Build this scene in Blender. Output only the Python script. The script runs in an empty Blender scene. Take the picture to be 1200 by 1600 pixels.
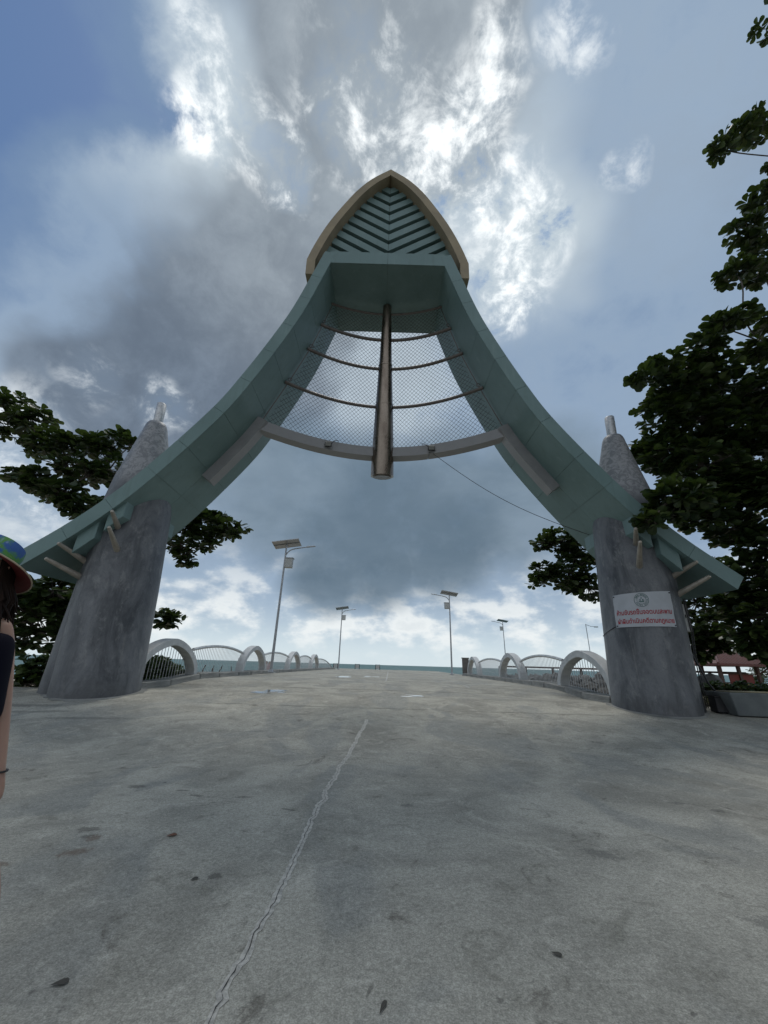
import bpy, bmesh, math, random
from mathutils import Vector, Matrix
random.seed(7)
R = math.radians
scene = bpy.context.scene
C = scene.collection

# ------------------------------------------------------------------ camera
EYE = 1.2
PITCH = 21.71
ROLL = 1.68
cam_d = bpy.data.cameras.new('camera')
cam_d.sensor_fit = 'VERTICAL'
cam_d.sensor_height = 32.0
cam_d.lens = 32.0 * 600 / 1600
cam_d.clip_start = 0.05
cam_d.clip_end = 20000
cam = bpy.data.objects.new('camera', cam_d)
C.objects.link(cam)
cam.matrix_world = (Matrix.Translation((0, 0, EYE)) @ Matrix.Rotation(R(90 + PITCH), 4, 'X') @ Matrix.Rotation(R(ROLL), 4, 'Z'))
scene.camera = cam

# survey helper: bearing of a point of the photograph -> world direction (used only to measure the place)
_th, _ro = R(PITCH), R(ROLL)
def ray(x, y):
    u, v = x - 600, 800 - y
    c, s = math.cos(_ro), math.sin(_ro)
    u2, v2 = u * c - v * s, u * s + v * c
    return Vector((u2, 600 * math.cos(_th) - v2 * math.sin(_th), 600 * math.sin(_th) + v2 * math.cos(_th)))
def PD(x, y, D):
    r = ray(x, y)
    return Vector((r.x * D / r.y, D, EYE + r.z * D / r.y))

# ------------------------------------------------------------------ world
class V:
    """tiny node-expression wrapper"""
    def __init__(s, nt, sock): s.nt, s.s = nt, sock
    def _op(s, op, *o, clamp=False):
        n = s.nt.nodes.new('ShaderNodeMath'); n.operation = op; n.use_clamp = clamp
        for i, a in enumerate((s,) + o):
            if isinstance(a, V): s.nt.links.new(a.s, n.inputs[i])
            else: n.inputs[i].default_value = a
        return V(s.nt, n.outputs[0])
    def __add__(s, o): return s._op('ADD', o)
    def __sub__(s, o): return s._op('SUBTRACT', o)
    def __mul__(s, o): return s._op('MULTIPLY', o)
    def __truediv__(s, o): return s._op('DIVIDE', o)
    def pow(s, o): return s._op('POWER', o)
    def max(s, o): return s._op('MAXIMUM', o)
    def min(s, o): return s._op('MINIMUM', o)
    def inv(s): return (s * -1) + 1
    def clamp(s): return s._op('ADD', 0.0, clamp=True)
    def step(s, a, b, lo=0.0, hi=1.0, smooth=True):
        n = s.nt.nodes.new('ShaderNodeMapRange'); n.interpolation_type = 'SMOOTHSTEP' if smooth else 'LINEAR'
        s.nt.links.new(s.s, n.inputs[0])
        for i, a_ in enumerate((a, b, lo, hi)): n.inputs[i + 1].default_value = a_
        return V(s.nt, n.outputs[0])
def vmath(nt, op, a, b=None, scale=None):
    n = nt.nodes.new('ShaderNodeVectorMath'); n.operation = op
    for i, x in enumerate((a, b)):
        if x is None: continue
        if isinstance(x, V): nt.links.new(x.s, n.inputs[i])
        else: n.inputs[i].default_value = x
    if scale is not None:
        if isinstance(scale, V): nt.links.new(scale.s, n.inputs['Scale'])
        else: n.inputs['Scale'].default_value = scale
    return V(nt, n.outputs['Value'] if op in ('DOT_PRODUCT', 'LENGTH') else n.outputs['Vector'])
def noise(nt, vec, scale, detail=4, rough=0.5, dist=0.0, lac=2.0, color=False):
    n = nt.nodes.new('ShaderNodeTexNoise'); nt.links.new(vec.s, n.inputs['Vector'])
    n.inputs['Scale'].default_value = scale; n.inputs['Detail'].default_value = detail
    n.inputs['Roughness'].default_value = rough; n.inputs['Distortion'].default_value = dist
    n.inputs['Lacunarity'].default_value = lac
    return V(nt, n.outputs['Color' if color else 'Fac'])
def mixc(nt, fac, a, b, mode='MIX'):
    n = nt.nodes.new('ShaderNodeMix'); n.data_type = 'RGBA'; n.blend_type = mode
    if isinstance(fac, V): nt.links.new(fac.s, n.inputs[0])
    else: n.inputs[0].default_value = fac
    for i, x in ((6, a), (7, b)):
        if isinstance(x, V): nt.links.new(x.s, n.inputs[i])
        else: n.inputs[i].default_value = (*x, 1)
    return V(nt, n.outputs[2])
def sep(nt, vec):
    n = nt.nodes.new('ShaderNodeSeparateXYZ'); nt.links.new(vec.s, n.inputs[0])
    return [V(nt, o) for o in n.outputs]
def comb(nt, x, y, z):
    n = nt.nodes.new('ShaderNodeCombineXYZ')
    for i, a in enumerate((x, y, z)):
        if isinstance(a, V): nt.links.new(a.s, n.inputs[i])
        else: n.inputs[i].default_value = a
    return V(nt, n.outputs[0])

SUN_EL, SUN_AZ = 66.0, 3.0           # the sun stands high over the sea, behind the clouds
world = bpy.data.worlds.new('World'); scene.world = world; world.use_nodes = True
nt = world.node_tree; nt.nodes.clear()
tc = nt.nodes.new('ShaderNodeTexCoord')
D0 = vmath(nt, 'NORMALIZE', V(nt, tc.outputs['Generated']))
sky = nt.nodes.new('ShaderNodeTexSky'); sky.sky_type = 'NISHITA'; sky.sun_disc = False
sky.sun_elevation = R(SUN_EL); sky.sun_rotation = R(SUN_AZ); sky.air_density = 1.2; sky.dust_density = 2.0; sky.ozone_density = 2.0
SKY = 0.1
skyc = V(nt, sky.outputs[0])
dx, dy, dz = sep(nt, D0)
elev = dz.max(0.0)
# clouds: a broken layer whose density decides how much sun comes through, rain-cloud and haze over the sea
inv = elev + 0.22
P = comb(nt, dx / inv, dy / inv, 0.0)
nv1 = noise(nt, D0, 3.4, 3, 0.5, color=True)
nf = noise(nt, P, 2.0, 7, 0.58, 0.1)          # cloud texture
nfine = noise(nt, D0, 13.0, 6, 0.64, 0.25)       # ragged edges
DS = vmath(nt, 'NORMALIZE', vmath(nt, 'ADD', D0, vmath(nt, 'SCALE', vmath(nt, 'SUBTRACT', nv1, (.5, .5, .5)), scale=.26)))
def lobe(px, py, r0, r1, w=None):
    c = ray(px, py).normalized()
    return vmath(nt, 'DOT_PRODUCT', w or DS, tuple(c)).step(math.cos(R(r1)), math.cos(R(r0)))
def union(ls):
    m = ls[0]
    for l in ls[1:]: m = m.max(l)
    return m
def W(r, g, b): return (r / SKY, g / SKY, b / SKY)
sunv = vmath(nt, 'DOT_PRODUCT', D0, tuple(Vector((0.06, .40, .913)).normalized()))
prox = sunv.step(math.cos(R(40)), math.cos(R(6)))
# density of the broken cloud layer
cover = union([lobe(430, 20, 8, 20), lobe(600, 30, 6, 18), lobe(480, 90, 6, 15), lobe(250, 400, 6, 17), lobe(330, 480, 6, 18), lobe(170, 470, 4, 14), lobe(480, 240, 4, 16), lobe(390, 400, 5, 18), lobe(260, 450, 5, 17),
               lobe(210, 560, 3, 13), lobe(370, 560, 4, 15), lobe(520, 360, 3, 14), lobe(180, 430, 3, 13), lobe(310, 390, 4, 14), lobe(140, 530, 2, 11), lobe(520, 120, 3, 13)])
clear = union([lobe(10, 10, 6, 27), lobe(0, 260, 4, 19), lobe(120, 150, 4, 17)])
seam = union([lobe(930, 45, 0, 2.0) * .5, lobe(890, 75, 0, 1.8) * .4, lobe(815, 90, 0, 3.0) * .7, lobe(780, 130, 0, 4), lobe(735, 190, 0, 5.5), lobe(685, 265, 0, 8), lobe(745, 300, 0, 7), lobe(795, 350, 0, 6.5),
              lobe(800, 420, 0, 7), lobe(812, 485, 0, 4.5), lobe(955, 235, 0, 2.6) * .45])
holes = union([lobe(300, 40, 0, 3.0) * .6, lobe(335, 120, 0, 3.6) * .9, lobe(330, 215, 0, 5.0), lobe(425, 205, 0, 5.5), lobe(455, 265, 0, 5.0), lobe(585, 150, 0, 8) * .75,
               lobe(262, 610, 0, 4) * .45, lobe(130, 580, 0, 4) * .3, lobe(15, 720, 0, 10) * .5])
smoothv = union([lobe(1050, 330, 8, 30), lobe(1000, 560, 8, 24)])
lit = seam.max(holes)
halo = union([lobe(640, 220, 1, 21), lobe(790, 380, 1, 14), lobe(340, 200, 1, 13), lobe(600, 590, 2, 15) * .85, lobe(20, 740, 0, 18) * .35, lobe(950, 220, 3, 20) * .2])
dens = cover * .60 + .52 - clear * .72
dens = dens + (nf - .5) * (smoothv * -.30 + .68) + (nfine - .5) * .22
blue = mixc(nt, .8, skyc, W(.078, .160, .335))
haze_c = W(.165, .25, .395)
lgrey = mixc(nt, halo.pow(1.3), W(.262, .352, .475), W(.50, .58, .64))
dgrey = mixc(nt, prox, W(.125, .162, .215), W(.215, .252, .292))
puff = (nf * .55 + nfine * .45).step(.38, .64)
dgrey = mixc(nt, puff * .55, dgrey, mixc(nt, prox, W(.235, .295, .375), W(.40, .455, .50)))
col = mixc(nt, dens.step(.02, .36), blue, haze_c)
col = mixc(nt, dens.step(.30, .52), col, lgrey)
col = mixc(nt, dens.step(.47, .82) * (lit.max(halo * .35) * -.5 + 1), col, dgrey)
# sunlit wisps where the layer is thin, a little blue between them
wq = nfine + (nf - .5) * .7
col = mixc(nt, lit.step(.1, .8) * wq.step(.30, .44, 1, 0) * seam.step(0, .5, .25, .75), col, W(.21, .32, .50))
wisp = lit.pow(.9) * wq.step(.42, .70) * 1.35
col = mixc(nt, wisp.min(1.0), col, W(1.02, 1.06, 1.07))
# clouds away from the sun are lit from the front and look whiter
back = dy.step(-.55, .05, 1, 0)
col = mixc(nt, back * dens.step(.2, .5) * .8, col, mixc(nt, nf.step(.35, .65), W(.72, .76, .80), W(.46, .51, .57)))
# low dark rain-cloud over the sea
DL = vmath(nt, 'NORMALIZE', vmath(nt, 'ADD', D0, vmath(nt, 'SCALE', vmath(nt, 'SUBTRACT', nv1, (.5, .5, .5)), scale=.13)))
low = union([lobe(560, 800, 6, 15, DL), lobe(450, 760, 5, 14, DL), lobe(690, 800, 6, 15, DL), lobe(790, 780, 4, 13, DL), lobe(590, 880, 4, 9, DL), lobe(510, 890, 3, 7.5, DL), lobe(690, 860, 4, 10, DL),
             lobe(860, 760, 2, 11, DL)])
low = (low + (nfine - .5) * .5 * low.step(0, .4)).clamp()
lowcol = mixc(nt, nf.step(.3, .7), W(.140, .198, .258), W(.205, .272, .342))
low2 = union([lobe(590, 850, 2, 11, DL), lobe(510, 875, 1, 8, DL), lobe(700, 840, 2, 10, DL), lobe(620, 780, 2, 10, DL)])
lowcol = mixc(nt, low2 * .68, lowcol, W(.096, .145, .195))
# bright sea haze and small cumulus along the horizon
sea_side = dy.step(-.35, .30, .12, 1.0)
cu = noise(nt, vmath(nt, 'MULTIPLY', D0, (1, 1, 1.9)), 9.0, 6, .56, .0)
band = (dz - (cu - .5) * .20).step(.05, .33, 1, 0)
band_blue = mixc(nt, dz.step(0, .16), W(.58, .68, .73), W(.36, .46, .57))
bandcol = mixc(nt, cu.step(.42, .62), band_blue, W(.78, .82, .83))
bandcol = mixc(nt, (cu.step(.58, .72) * dz.step(.02, .06)) * .30, bandcol, W(.48, .55, .60))
bandcol = mixc(nt, dz.step(.0, .07, .9, 0), bandcol, W(.60, .69, .73))
col = mixc(nt, band * sea_side, col, bandcol)
col = mixc(nt, low * .97, col, lowcol)
# below the horizon
col = mixc(nt, dz.step(-.02, 0.0, 1, 0), col, W(.22, .27, .28))
world.cycles.sampling_method = 'MANUAL'; world.cycles.sample_map_resolution = 512
scene.cycles.use_adaptive_sampling = True; scene.cycles.adaptive_threshold = .02; scene.cycles.max_bounces = 5; scene.cycles.diffuse_bounces = 3; scene.cycles.glossy_bounces = 3; scene.cycles.transmission_bounces = 2; scene.cycles.caustics_reflective = False; scene.cycles.caustics_refractive = False
bg = nt.nodes.new('ShaderNodeBackground'); bg.inputs['Strength'].default_value = SKY
nt.links.new(col.s, bg.inputs[0])
out = nt.nodes.new('ShaderNodeOutputWorld'); nt.links.new(bg.outputs[0], out.inputs[0])

sun_d = bpy.data.lights.new('sun', 'SUN'); sun_d.energy = 1.25; sun_d.angle = R(14); sun_d.color = (1, .96, .9)
sun = bpy.data.objects.new('sun', sun_d); C.objects.link(sun)
sdir = Vector((math.sin(R(SUN_AZ)) * math.cos(R(SUN_EL)), math.cos(R(SUN_AZ)) * math.cos(R(SUN_EL)), math.sin(R(SUN_EL))))
sun.rotation_euler = sdir.to_track_quat('Z', 'Y').to_euler()
sun.location = sdir * 60

vs = scene.view_settings
vs.view_transform = 'Standard'; vs.look = 'None'; vs.exposure = 0.14; vs.gamma = 1.0; vs.use_curve_mapping = False

# ------------------------------------------------------------------ helpers
def tag(o, label=None, cat=None, group=None, kind=None):
    if label: o['label'] = label
    if cat: o['category'] = cat
    if group: o['group'] = group
    if kind: o['kind'] = kind
    return o
def empty(name, loc=(0, 0, 0), rz=0, **k):
    o = bpy.data.objects.new(name, None); C.objects.link(o); o.location = loc; o.rotation_euler.z = rz
    o.empty_display_size = .2
    return tag(o, **k)
def link(name, me, parent=None, mat=None, loc=None):
    if mat is not None and not me.materials: me.materials.append(mat)
    o = bpy.data.objects.new(name, me); C.objects.link(o)
    if parent is not None:
        o.parent = parent
    if loc is not None: o.location = loc
    return o
class MB:
    def __init__(s): s.v, s.f = [], []
    def add(s, vs_, fs):
        b = len(s.v); s.v += [Vector(v) for v in vs_]; s.f += [tuple(i + b for i in f) for f in fs]; return s
    def hexa(s, p):      # 8 corners: bottom loop 0-3, top loop 4-7
        return s.add(p, [(3, 2, 1, 0), (4, 5, 6, 7), (0, 1, 5, 4), (1, 2, 6, 5), (2, 3, 7, 6), (3, 0, 4, 7)])
    def box(s, a, b):
        (x0, y0, z0), (x1, y1, z1) = a, b
        return s.hexa([(x0, y0, z0), (x1, y0, z0), (x1, y1, z0), (x0, y1, z0), (x0, y0, z1), (x1, y0, z1), (x1, y1, z1), (x0, y1, z1)])
    def tube(s, path, rad, n=8, caps=True, flat=1.0):
        path = [Vector(p) for p in path]
        if not hasattr(rad, '__len__'): rad = [rad] * len(path)
        rings = []; up = None
        for i, p in enumerate(path):
            t = (path[min(i + 1, len(path) - 1)] - path[max(i - 1, 0)]).normalized()
            if up is None:
                up = Vector((0, 0, 1)) if abs(t.z) < .9 else Vector((1, 0, 0))
            a = t.cross(up).normalized(); b = a.cross(t).normalized(); up = b
            rings.append([p + (a * math.cos(2 * math.pi * k / n) + b * math.sin(2 * math.pi * k / n) * flat) * rad[i] for k in range(n)])
        vs_ = [v for r in rings for v in r]; fs = []
        for i in range(len(path) - 1):
            for k in range(n):
                k2 = (k + 1) % n
                fs.append((i * n + k, i * n + k2, (i + 1) * n + k2, (i + 1) * n + k))
        if caps:
            fs.append(tuple(range(n - 1, -1, -1))); fs.append(tuple((len(path) - 1) * n + k for k in range(n)))
        return s.add(vs_, fs)
    def lathe(s, prof, n=32, axis=lambda z: (0, 0)):
        vs_, fs = [], []
        for z, r in prof:
            cx, cy = axis(z)
            vs_ += [(cx + r * math.cos(2 * math.pi * k / n), cy + r * math.sin(2 * math.pi * k / n), z) for k in range(n)]
        for i in range(len(prof) - 1):
            for k in range(n):
                k2 = (k + 1) % n
                fs.append((i * n + k, i * n + k2, (i + 1) * n + k2, (i + 1) * n + k))
        fs.append(tuple(range(n - 1, -1, -1))); fs.append(tuple((len(prof) - 1) * n + k for k in range(n)))
        return s.add(vs_, fs)
    def mesh(s, name, smooth=False, fix=False, bevel=0):
        me = bpy.data.meshes.new(name); me.from_pydata([tuple(v) for v in s.v], [], s.f)
        if fix or bevel:
            bm = bmesh.new(); bm.from_mesh(me)
            bmesh.ops.recalc_face_normals(bm, faces=bm.faces)
            if bevel:
                es = [e for e in bm.edges if len(e.link_faces) == 2 and e.calc_face_angle(0) > .5]
                bmesh.ops.bevel(bm, geom=es, offset=bevel, segments=1, affect='EDGES', clamp_overlap=True)
            bm.to_mesh(me); bm.free()
        me.update()
        if smooth:
            me.polygons.foreach_set('use_smooth', [True] * len(me.polygons))
            try: me.set_sharp_from_angle(angle=R(38))
            except Exception: pass
        return me
    def build(s, name, mat, parent=None, smooth=False, fix=True, bevel=0, loc=None):
        return link(name, s.mesh(name, smooth, fix, bevel), parent, mat, loc)

# ------------------------------------------------------------------ materials
MATS = {}
def mat(name, color, rough=.6, metal=0., var=.15, scale=3., bump=0., bscale=40., color2=None, spec=.5, coords='Object', streak=False, detail=6, fine=0.):
    if name in MATS: return MATS[name]
    m = bpy.data.materials.new(name); m.use_nodes = True; t = m.node_tree
    b = t.nodes['Principled BSDF']
    tcn = t.nodes.new('ShaderNodeTexCoord'); vec = V(t, tcn.outputs[coords])
    if streak: vec2 = vmath(t, 'MULTIPLY', vec, (1, 1, .18))
    else: vec2 = vec
    n1 = noise(t, vec2, scale, detail, .6, .3)
    lo = color2 or tuple(c * (1 - var) for c in color)
    hi = tuple(min(1, c * (1 + var)) for c in color) if color2 is None else color
    c = mixc(t, n1.step(.32, .68), lo, hi)
    if fine:
        n2 = noise(t, vec, bscale, 5, .6)
        c = mixc(t, n2.step(.35, .7, 0, fine), c, tuple(x * .45 for x in color))
    t.links.new(c.s, b.inputs['Base Color'])
    b.inputs['Metallic'].default_value = metal
    r = n1.step(.3, .7, max(.02, rough - .08), min(1, rough + .08))
    t.links.new(r.s, b.inputs['Roughness'])
    b.inputs['Specular IOR Level'].default_value = spec
    if bump:
        nb = noise(t, vec, bscale, 6, .6)
        bn = t.nodes.new('ShaderNodeBump'); bn.inputs['Strength'].default_value = bump; bn.inputs['Distance'].default_value = .02
        t.links.new(nb.s, bn.inputs['Height']); t.links.new(bn.outputs[0], b.inputs['Normal'])
    MATS[name] = m
    return m
def teal_mat():
    m = bpy.data.materials.new('teal_panel'); m.use_nodes = True; t = m.node_tree; b = t.nodes['Principled BSDF']
    tcn = t.nodes.new('ShaderNodeTexCoord'); v = V(t, tcn.outputs['Object'])
    n = noise(t, v, .7, 5, .55, .3); st = noise(t, vmath(t, 'MULTIPLY', v, (3.0, 3.0, .22)), 1.5, 6, .65, .3); f = noise(t, v, 7, 6, .65)
    c = mixc(t, n.step(.3, .7), (.135, .207, .204), (.170, .250, .247))
    c = mixc(t, st.step(.52, .72) * .30, c, (.10, .145, .135))          # rain streaks
    c = mixc(t, st.step(.30, .42, 1, 0) * .20, c, (.30, .37, .35))      # chalky fading
    c = mixc(t, f.step(.60, .74) * .25, c, (.09, .12, .11))
    t.links.new(c.s, b.inputs['Base Color']); r = n.step(.3, .7, .38, .52); t.links.new(r.s, b.inputs['Roughness']); b.inputs['Specular IOR Level'].default_value = .25
    return m
M_teal = teal_mat()
M_tealdark = mat('teal_core', (.12, .17, .17), .7)
M_leafframe = mat('beige_render', (.30, .245, .165), .8, 0, .14, 1.2, bump=.2)
M_greymetal = mat('grey_clad', (.25, .25, .255), .45, 0, .06, 2)
M_steel = mat('weathered_steel', (.33, .275, .225), .30, .95, 0, 3.0, color2=(.17, .135, .108), streak=True, fine=.35, bscale=25)
M_chrome = mat('stainless_tube', (.62, .62, .62), .5, .75, 0, 12, color2=(.40, .40, .40), fine=.3, bscale=30)
M_spike = mat('pale_spike', (.36, .325, .275), .45, .35, .15, 6, fine=.2, bscale=30)
M_wire = mat('net_wire', (.035, .036, .038), .6, .2)
M_pipe = mat('dark_pipe', (.13, .115, .105), .4, .6, .2, 6)
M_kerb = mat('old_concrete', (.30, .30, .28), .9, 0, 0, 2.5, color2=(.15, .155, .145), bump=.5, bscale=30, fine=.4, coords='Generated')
M_white = mat('white_concrete', (.60, .61, .60), .7, 0, 0, 2.2, color2=(.44, .455, .455), bump=.12, bscale=50, fine=.2, coords='Object')
M_galv = mat('galvanised', (.36, .37, .38), .4, .7, .12, 8)
M_rail = mat('rail_pipe', (.52, .53, .53), .4, .5, .15, 8)
M_dark = mat('dark_plastic', (.02, .02, .022), .5)
M_panelblue = mat('solar_cells', (.03, .035, .05), .15, 0, .1, 30)
M_boxgrey = mat('box_grey', (.40, .41, .40), .55)
M_red = mat('red_roof', (.10, .033, .027), .6, 0, .2, 5, bump=.2)
M_wood = mat('dark_wood', (.06, .03, .022), .6, 0, .3, 8)
M_orange = mat('ochre_wall', (.42, .22, .08), .8, 0, .12, 3)
M_rock = mat('rock', (.17, .165, .155), .9, 0, 0, 3, color2=(.07, .07, .068), bump=.8, bscale=9)
M_bark = mat('bark', (.10, .085, .07), .9, 0, .35, 6, bump=.6, bscale=20)

def pillar_mat():
    m = bpy.data.materials.new('trowelled_cement'); m.use_nodes = True; t = m.node_tree; b = t.nodes['Principled BSDF']
    tcn = t.nodes.new('ShaderNodeTexCoord'); v = V(t, tcn.outputs['Object'])
    vs2 = vmath(t, 'MULTIPLY', v, (1, 1, .35))
    a = noise(t, vs2, 1.9, 9, .68, .5); s = noise(t, vmath(t, 'MULTIPLY', v, (1.6, 1.6, .9)), 2.4, 9, .72, .25); f = noise(t, v, 14, 8, .7, 1.0)
    st = noise(t, vmath(t, 'MULTIPLY', v, (3.5, 3.5, .09)), 1.6, 5, .6, .3)
    c = mixc(t, a.step(.3, .68), (.036, .041, .049), (.158, .166, .178))
    c = mixc(t, s.step(.50, .70) * .6, c, (.245, .25, .25))
    c = mixc(t, st.step(.62, .72) * .18, c, (.36, .355, .33))
    c = mixc(t, f.step(.5, .7) * .4, c, (.035, .04, .05))
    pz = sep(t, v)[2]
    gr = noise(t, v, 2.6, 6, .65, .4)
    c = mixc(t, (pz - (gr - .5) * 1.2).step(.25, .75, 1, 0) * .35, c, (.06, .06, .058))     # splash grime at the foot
    up = pz.step(5.6, 6.4)                   # the cone above the beam was left rough: speckled grey
    spk = noise(t, v, 6, 7, .7, 1.2)
    c = mixc(t, up, c, mixc(t, spk.step(.42, .58), (.15, .155, .168), (.27, .272, .28)))
    t.links.new(c.s, b.inputs['Base Color'])
    r = a.step(.3, .7, .38, .62); t.links.new(r.s, b.inputs['Roughness'])
    bn = t.nodes.new('ShaderNodeBump'); bn.inputs['Strength'].default_value = .25; bn.inputs['Distance'].default_value = .03
    h = f * .4 + s; t.links.new(h.s, bn.inputs['Height']); t.links.new(bn.outputs[0], b.inputs['Normal'])
    return m
M_pillar = pillar_mat()

def ground_mat():
    m = bpy.data.materials.new('poured_concrete'); m.use_nodes = True; t = m.node_tree; b = t.nodes['Principled BSDF']
    tcn = t.nodes.new('ShaderNodeTexCoord'); v = V(t, tcn.outputs['Object'])
    n0 = noise(t, v, .22, 5, .55, .4)                 # pours
    n1 = noise(t, v, .75, 8, .62, .9)                 # trowel patches
    n2 = noise(t, v, 3.2, 8, .68, 1.2)
    n3 = noise(t, v, 16, 6, .7, .6)
    n4 = noise(t, v, 130, 4, .7)
    sm = noise(t, vmath(t, 'MULTIPLY', v, (1.0, .45, 1)), .9, 4, .5, 1.1)
    smooth = sm.step(.50, .60) * n1.step(.30, .55, .25, 1.0)                        # smooth bluish trowelled skin
    lightc = mixc(t, n1.step(.30, .70), (.272, .265, .232), (.43, .417, .362))
    lightc = mixc(t, n2.step(.5, .72) * .6, lightc, (.53, .512, .45))
    lightc = mixc(t, n2.step(.30, .45, 1, 0) * .6, lightc, (.185, .18, .152))
    lightc = mixc(t, n3.step(.52, .70) * .55, lightc, (.17, .168, .15))
    smoothc = mixc(t, n2.step(.3, .75), (.242, .245, .226), (.335, .332, .298))
    c = mixc(t, smooth * .8, lightc, smoothc)
    c = mixc(t, n0.step(.55, .75) * .35, c, (.208, .20, .172))
    # brown dirt in blotches
    db = noise(t, v, 1.6, 9, .72, 1.4)
    c = mixc(t, db.step(.585, .68) * .62, c, (.125, .115, .098))
    n5 = noise(t, v, 46, 5, .68, .5)
    c = vmath(t, 'SCALE', c, scale=n5.step(.30, .70, .80, 1.20))
    c = vmath(t, 'SCALE', c, scale=n3.step(.32, .68, .90, 1.10))
    gs = n4.step(.28, .75, .70, 1.30)
    c = vmath(t, 'SCALE', c, scale=gs)
    # sparse dark spots
    vo = t.nodes.new('ShaderNodeTexVoronoi'); vo.inputs['Scale'].default_value = 5.5; vo.inputs['Randomness'].default_value = 1.0
    wv = vmath(t, 'ADD', v, vmath(t, 'SCALE', noise(t, v, 40, 3, .6, color=True), scale=.03)); t.links.new(wv.s, vo.inputs['Vector'])
    vcol = sep(t, V(t, vo.outputs['Color']))
    spot = V(t, vo.outputs['Distance']).step(.05, .10, 1, 0) * vcol[0].step(.80, .86) * noise(t, v, .5, 2).step(.45, .6)
    c = mixc(t, spot * .75, c, (.055, .05, .05))
    # single stains: (x, y, half length, half width, turn, tone)
    wob = (noise(t, v, 22, 6, .75, .6) - .5) * 3.2
    for tone, spots in (((.055, .052, .046), ((-2.14, 3.56, .09, .05, .15), (-2.06, 3.44, .04, .03, .3), (-2.4, 4.62, .11, .06, .1), (-1.9, 4.55, .06, .03, .1), (-1.7, 4.4, .07, .03, -.2), (-1.25, 4.4, .10, .025, .2), (.0, 2.12, .03, .012, 1.2), (-.76, 4.1, .09, .02, -.35), (-.95, 2.95, .05, .04, .3))),
                        ((.13, .082, .056), ((-1.97, 3.2, .10, .06, .55), (-2.0, 3.42, .05, .06, .6), (-2.3, 3.0, .08, .04, .2))),
                        ((.12, .12, .112), ((-7.6, 9.1, 1.1, .16, .12), (-6.8, 8.6, .8, .12, .2), (-5.4, 8.2, .9, .10, .1), (2.1, 2.62, .14, .08, -.3), (3.0, 4.6, .09, .05, -.2), (3.25, 4.4, .08, .05, -.3), (1.6, 3.4, .15, .08, -.5), (3.6, 3.3, .10, .06, -.3), (.3, 4.3, .06, .05, 0)))):
        mk = None
        for (cx, cy, ax_, ay_, rz_) in spots:
            mp = t.nodes.new('ShaderNodeMapping'); mp.vector_type = 'TEXTURE'; t.links.new(v.s, mp.inputs[0])
            mp.inputs['Location'].default_value = (cx, cy, 0); mp.inputs['Rotation'].default_value = (0, 0, rz_); mp.inputs['Scale'].default_value = (ax_, ay_, 9)
            ln = vmath(t, 'LENGTH', V(t, mp.outputs[0])) + wob
            q = ln.step(.55, 1.15, 1, 0); mk = q if mk is None else mk.max(q)
        c = mixc(t, mk * .5, c, tone)
    t.links.new(c.s, b.inputs['Base Color'])
    r = smooth * -.22 + .84; t.links.new((r + (n2 - .5) * .2).s, b.inputs['Roughness'])
    b.inputs['Specular IOR Level'].default_value = .04
    bn = t.nodes.new('ShaderNodeBump'); bn.inputs['Strength'].default_value = .35; bn.inputs['Distance'].default_value = .012
    hh = n3 * .5 + n2 * .8 + n4 * .16; t.links.new(hh.s, bn.inputs['Height']); t.links.new(bn.outputs[0], b.inputs['Normal'])
    return m
M_ground = ground_mat()

def sea_mat():
    m = bpy.data.materials.new('sea_water'); m.use_nodes = True; t = m.node_tree; b = t.nodes['Principled BSDF']
    tcn = t.nodes.new('ShaderNodeTexCoord'); v = V(t, tcn.outputs['Object'])
    n = noise(t, vmath(t, 'MULTIPLY', v, (.02, .05, 1)), 1, 6, .6, .5)
    y = sep(t, v)[1]
    c = mixc(t, n.step(.35, .65), (.040, .110, .115), (.060, .145, .14))
    w = noise(t, vmath(t, 'MULTIPLY', v, (.12, .5, 1)), 1, 6, .7, .6)
    c = mixc(t, w.step(.70, .76) * .5, c, (.6, .65, .65))
    t.links.new(c.s, b.inputs['Base Color']); b.inputs['Roughness'].default_value = .45; b.inputs['Specular IOR Level'].default_value = .3
    bn = t.nodes.new('ShaderNodeBump'); bn.inputs['Strength'].default_value = .6; bn.inputs['Distance'].default_value = .6
    wv = noise(t, vmath(t, 'MULTIPLY', v, (.35, .9, 1)), 1, 8, .6, .4)
    t.links.new(wv.s, bn.inputs['Height']); t.links.new(bn.outputs[0], b.inputs['Normal'])
    return m
M_sea = sea_mat()
M_sand = mat('sand', (.42, .36, .27), .95, 0, .14, .6, bump=.4, bscale=4)
def land_mat():
    m = bpy.data.materials.new('beach_and_earth'); m.use_nodes = True; t = m.node_tree; b = t.nodes['Principled BSDF']
    tcn = t.nodes.new('ShaderNodeTexCoord'); v = V(t, tcn.outputs['Object']); y = sep(t, v)[1]
    n = noise(t, v, .6, 7, .6, .4); g = noise(t, v, .9, 6, .6, .6); f = noise(t, v, 9, 5, .6)
    sand = mixc(t, n.step(.3, .7), (.33, .28, .205), (.45, .385, .29))
    earth = mixc(t, g.step(.35, .65), (.05, .065, .028), (.13, .115, .08))
    c = mixc(t, (y + (g - .5) * 6).step(11.5, 15.5), earth, sand)
    t.links.new(c.s, b.inputs['Base Color']); b.inputs['Roughness'].default_value = .95
    bn = t.nodes.new('ShaderNodeBump'); bn.inputs['Strength'].default_value = .5; bn.inputs['Distance'].default_value = .05
    t.links.new(f.s, bn.inputs['Height']); t.links.new(bn.outputs[0], b.inputs['Normal'])
    return m
M_grass = mat('grass_earth', (.09, .11, .05), .95, 0, 0, .8, color2=(.20, .17, .12), bump=.6, bscale=8)

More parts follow.
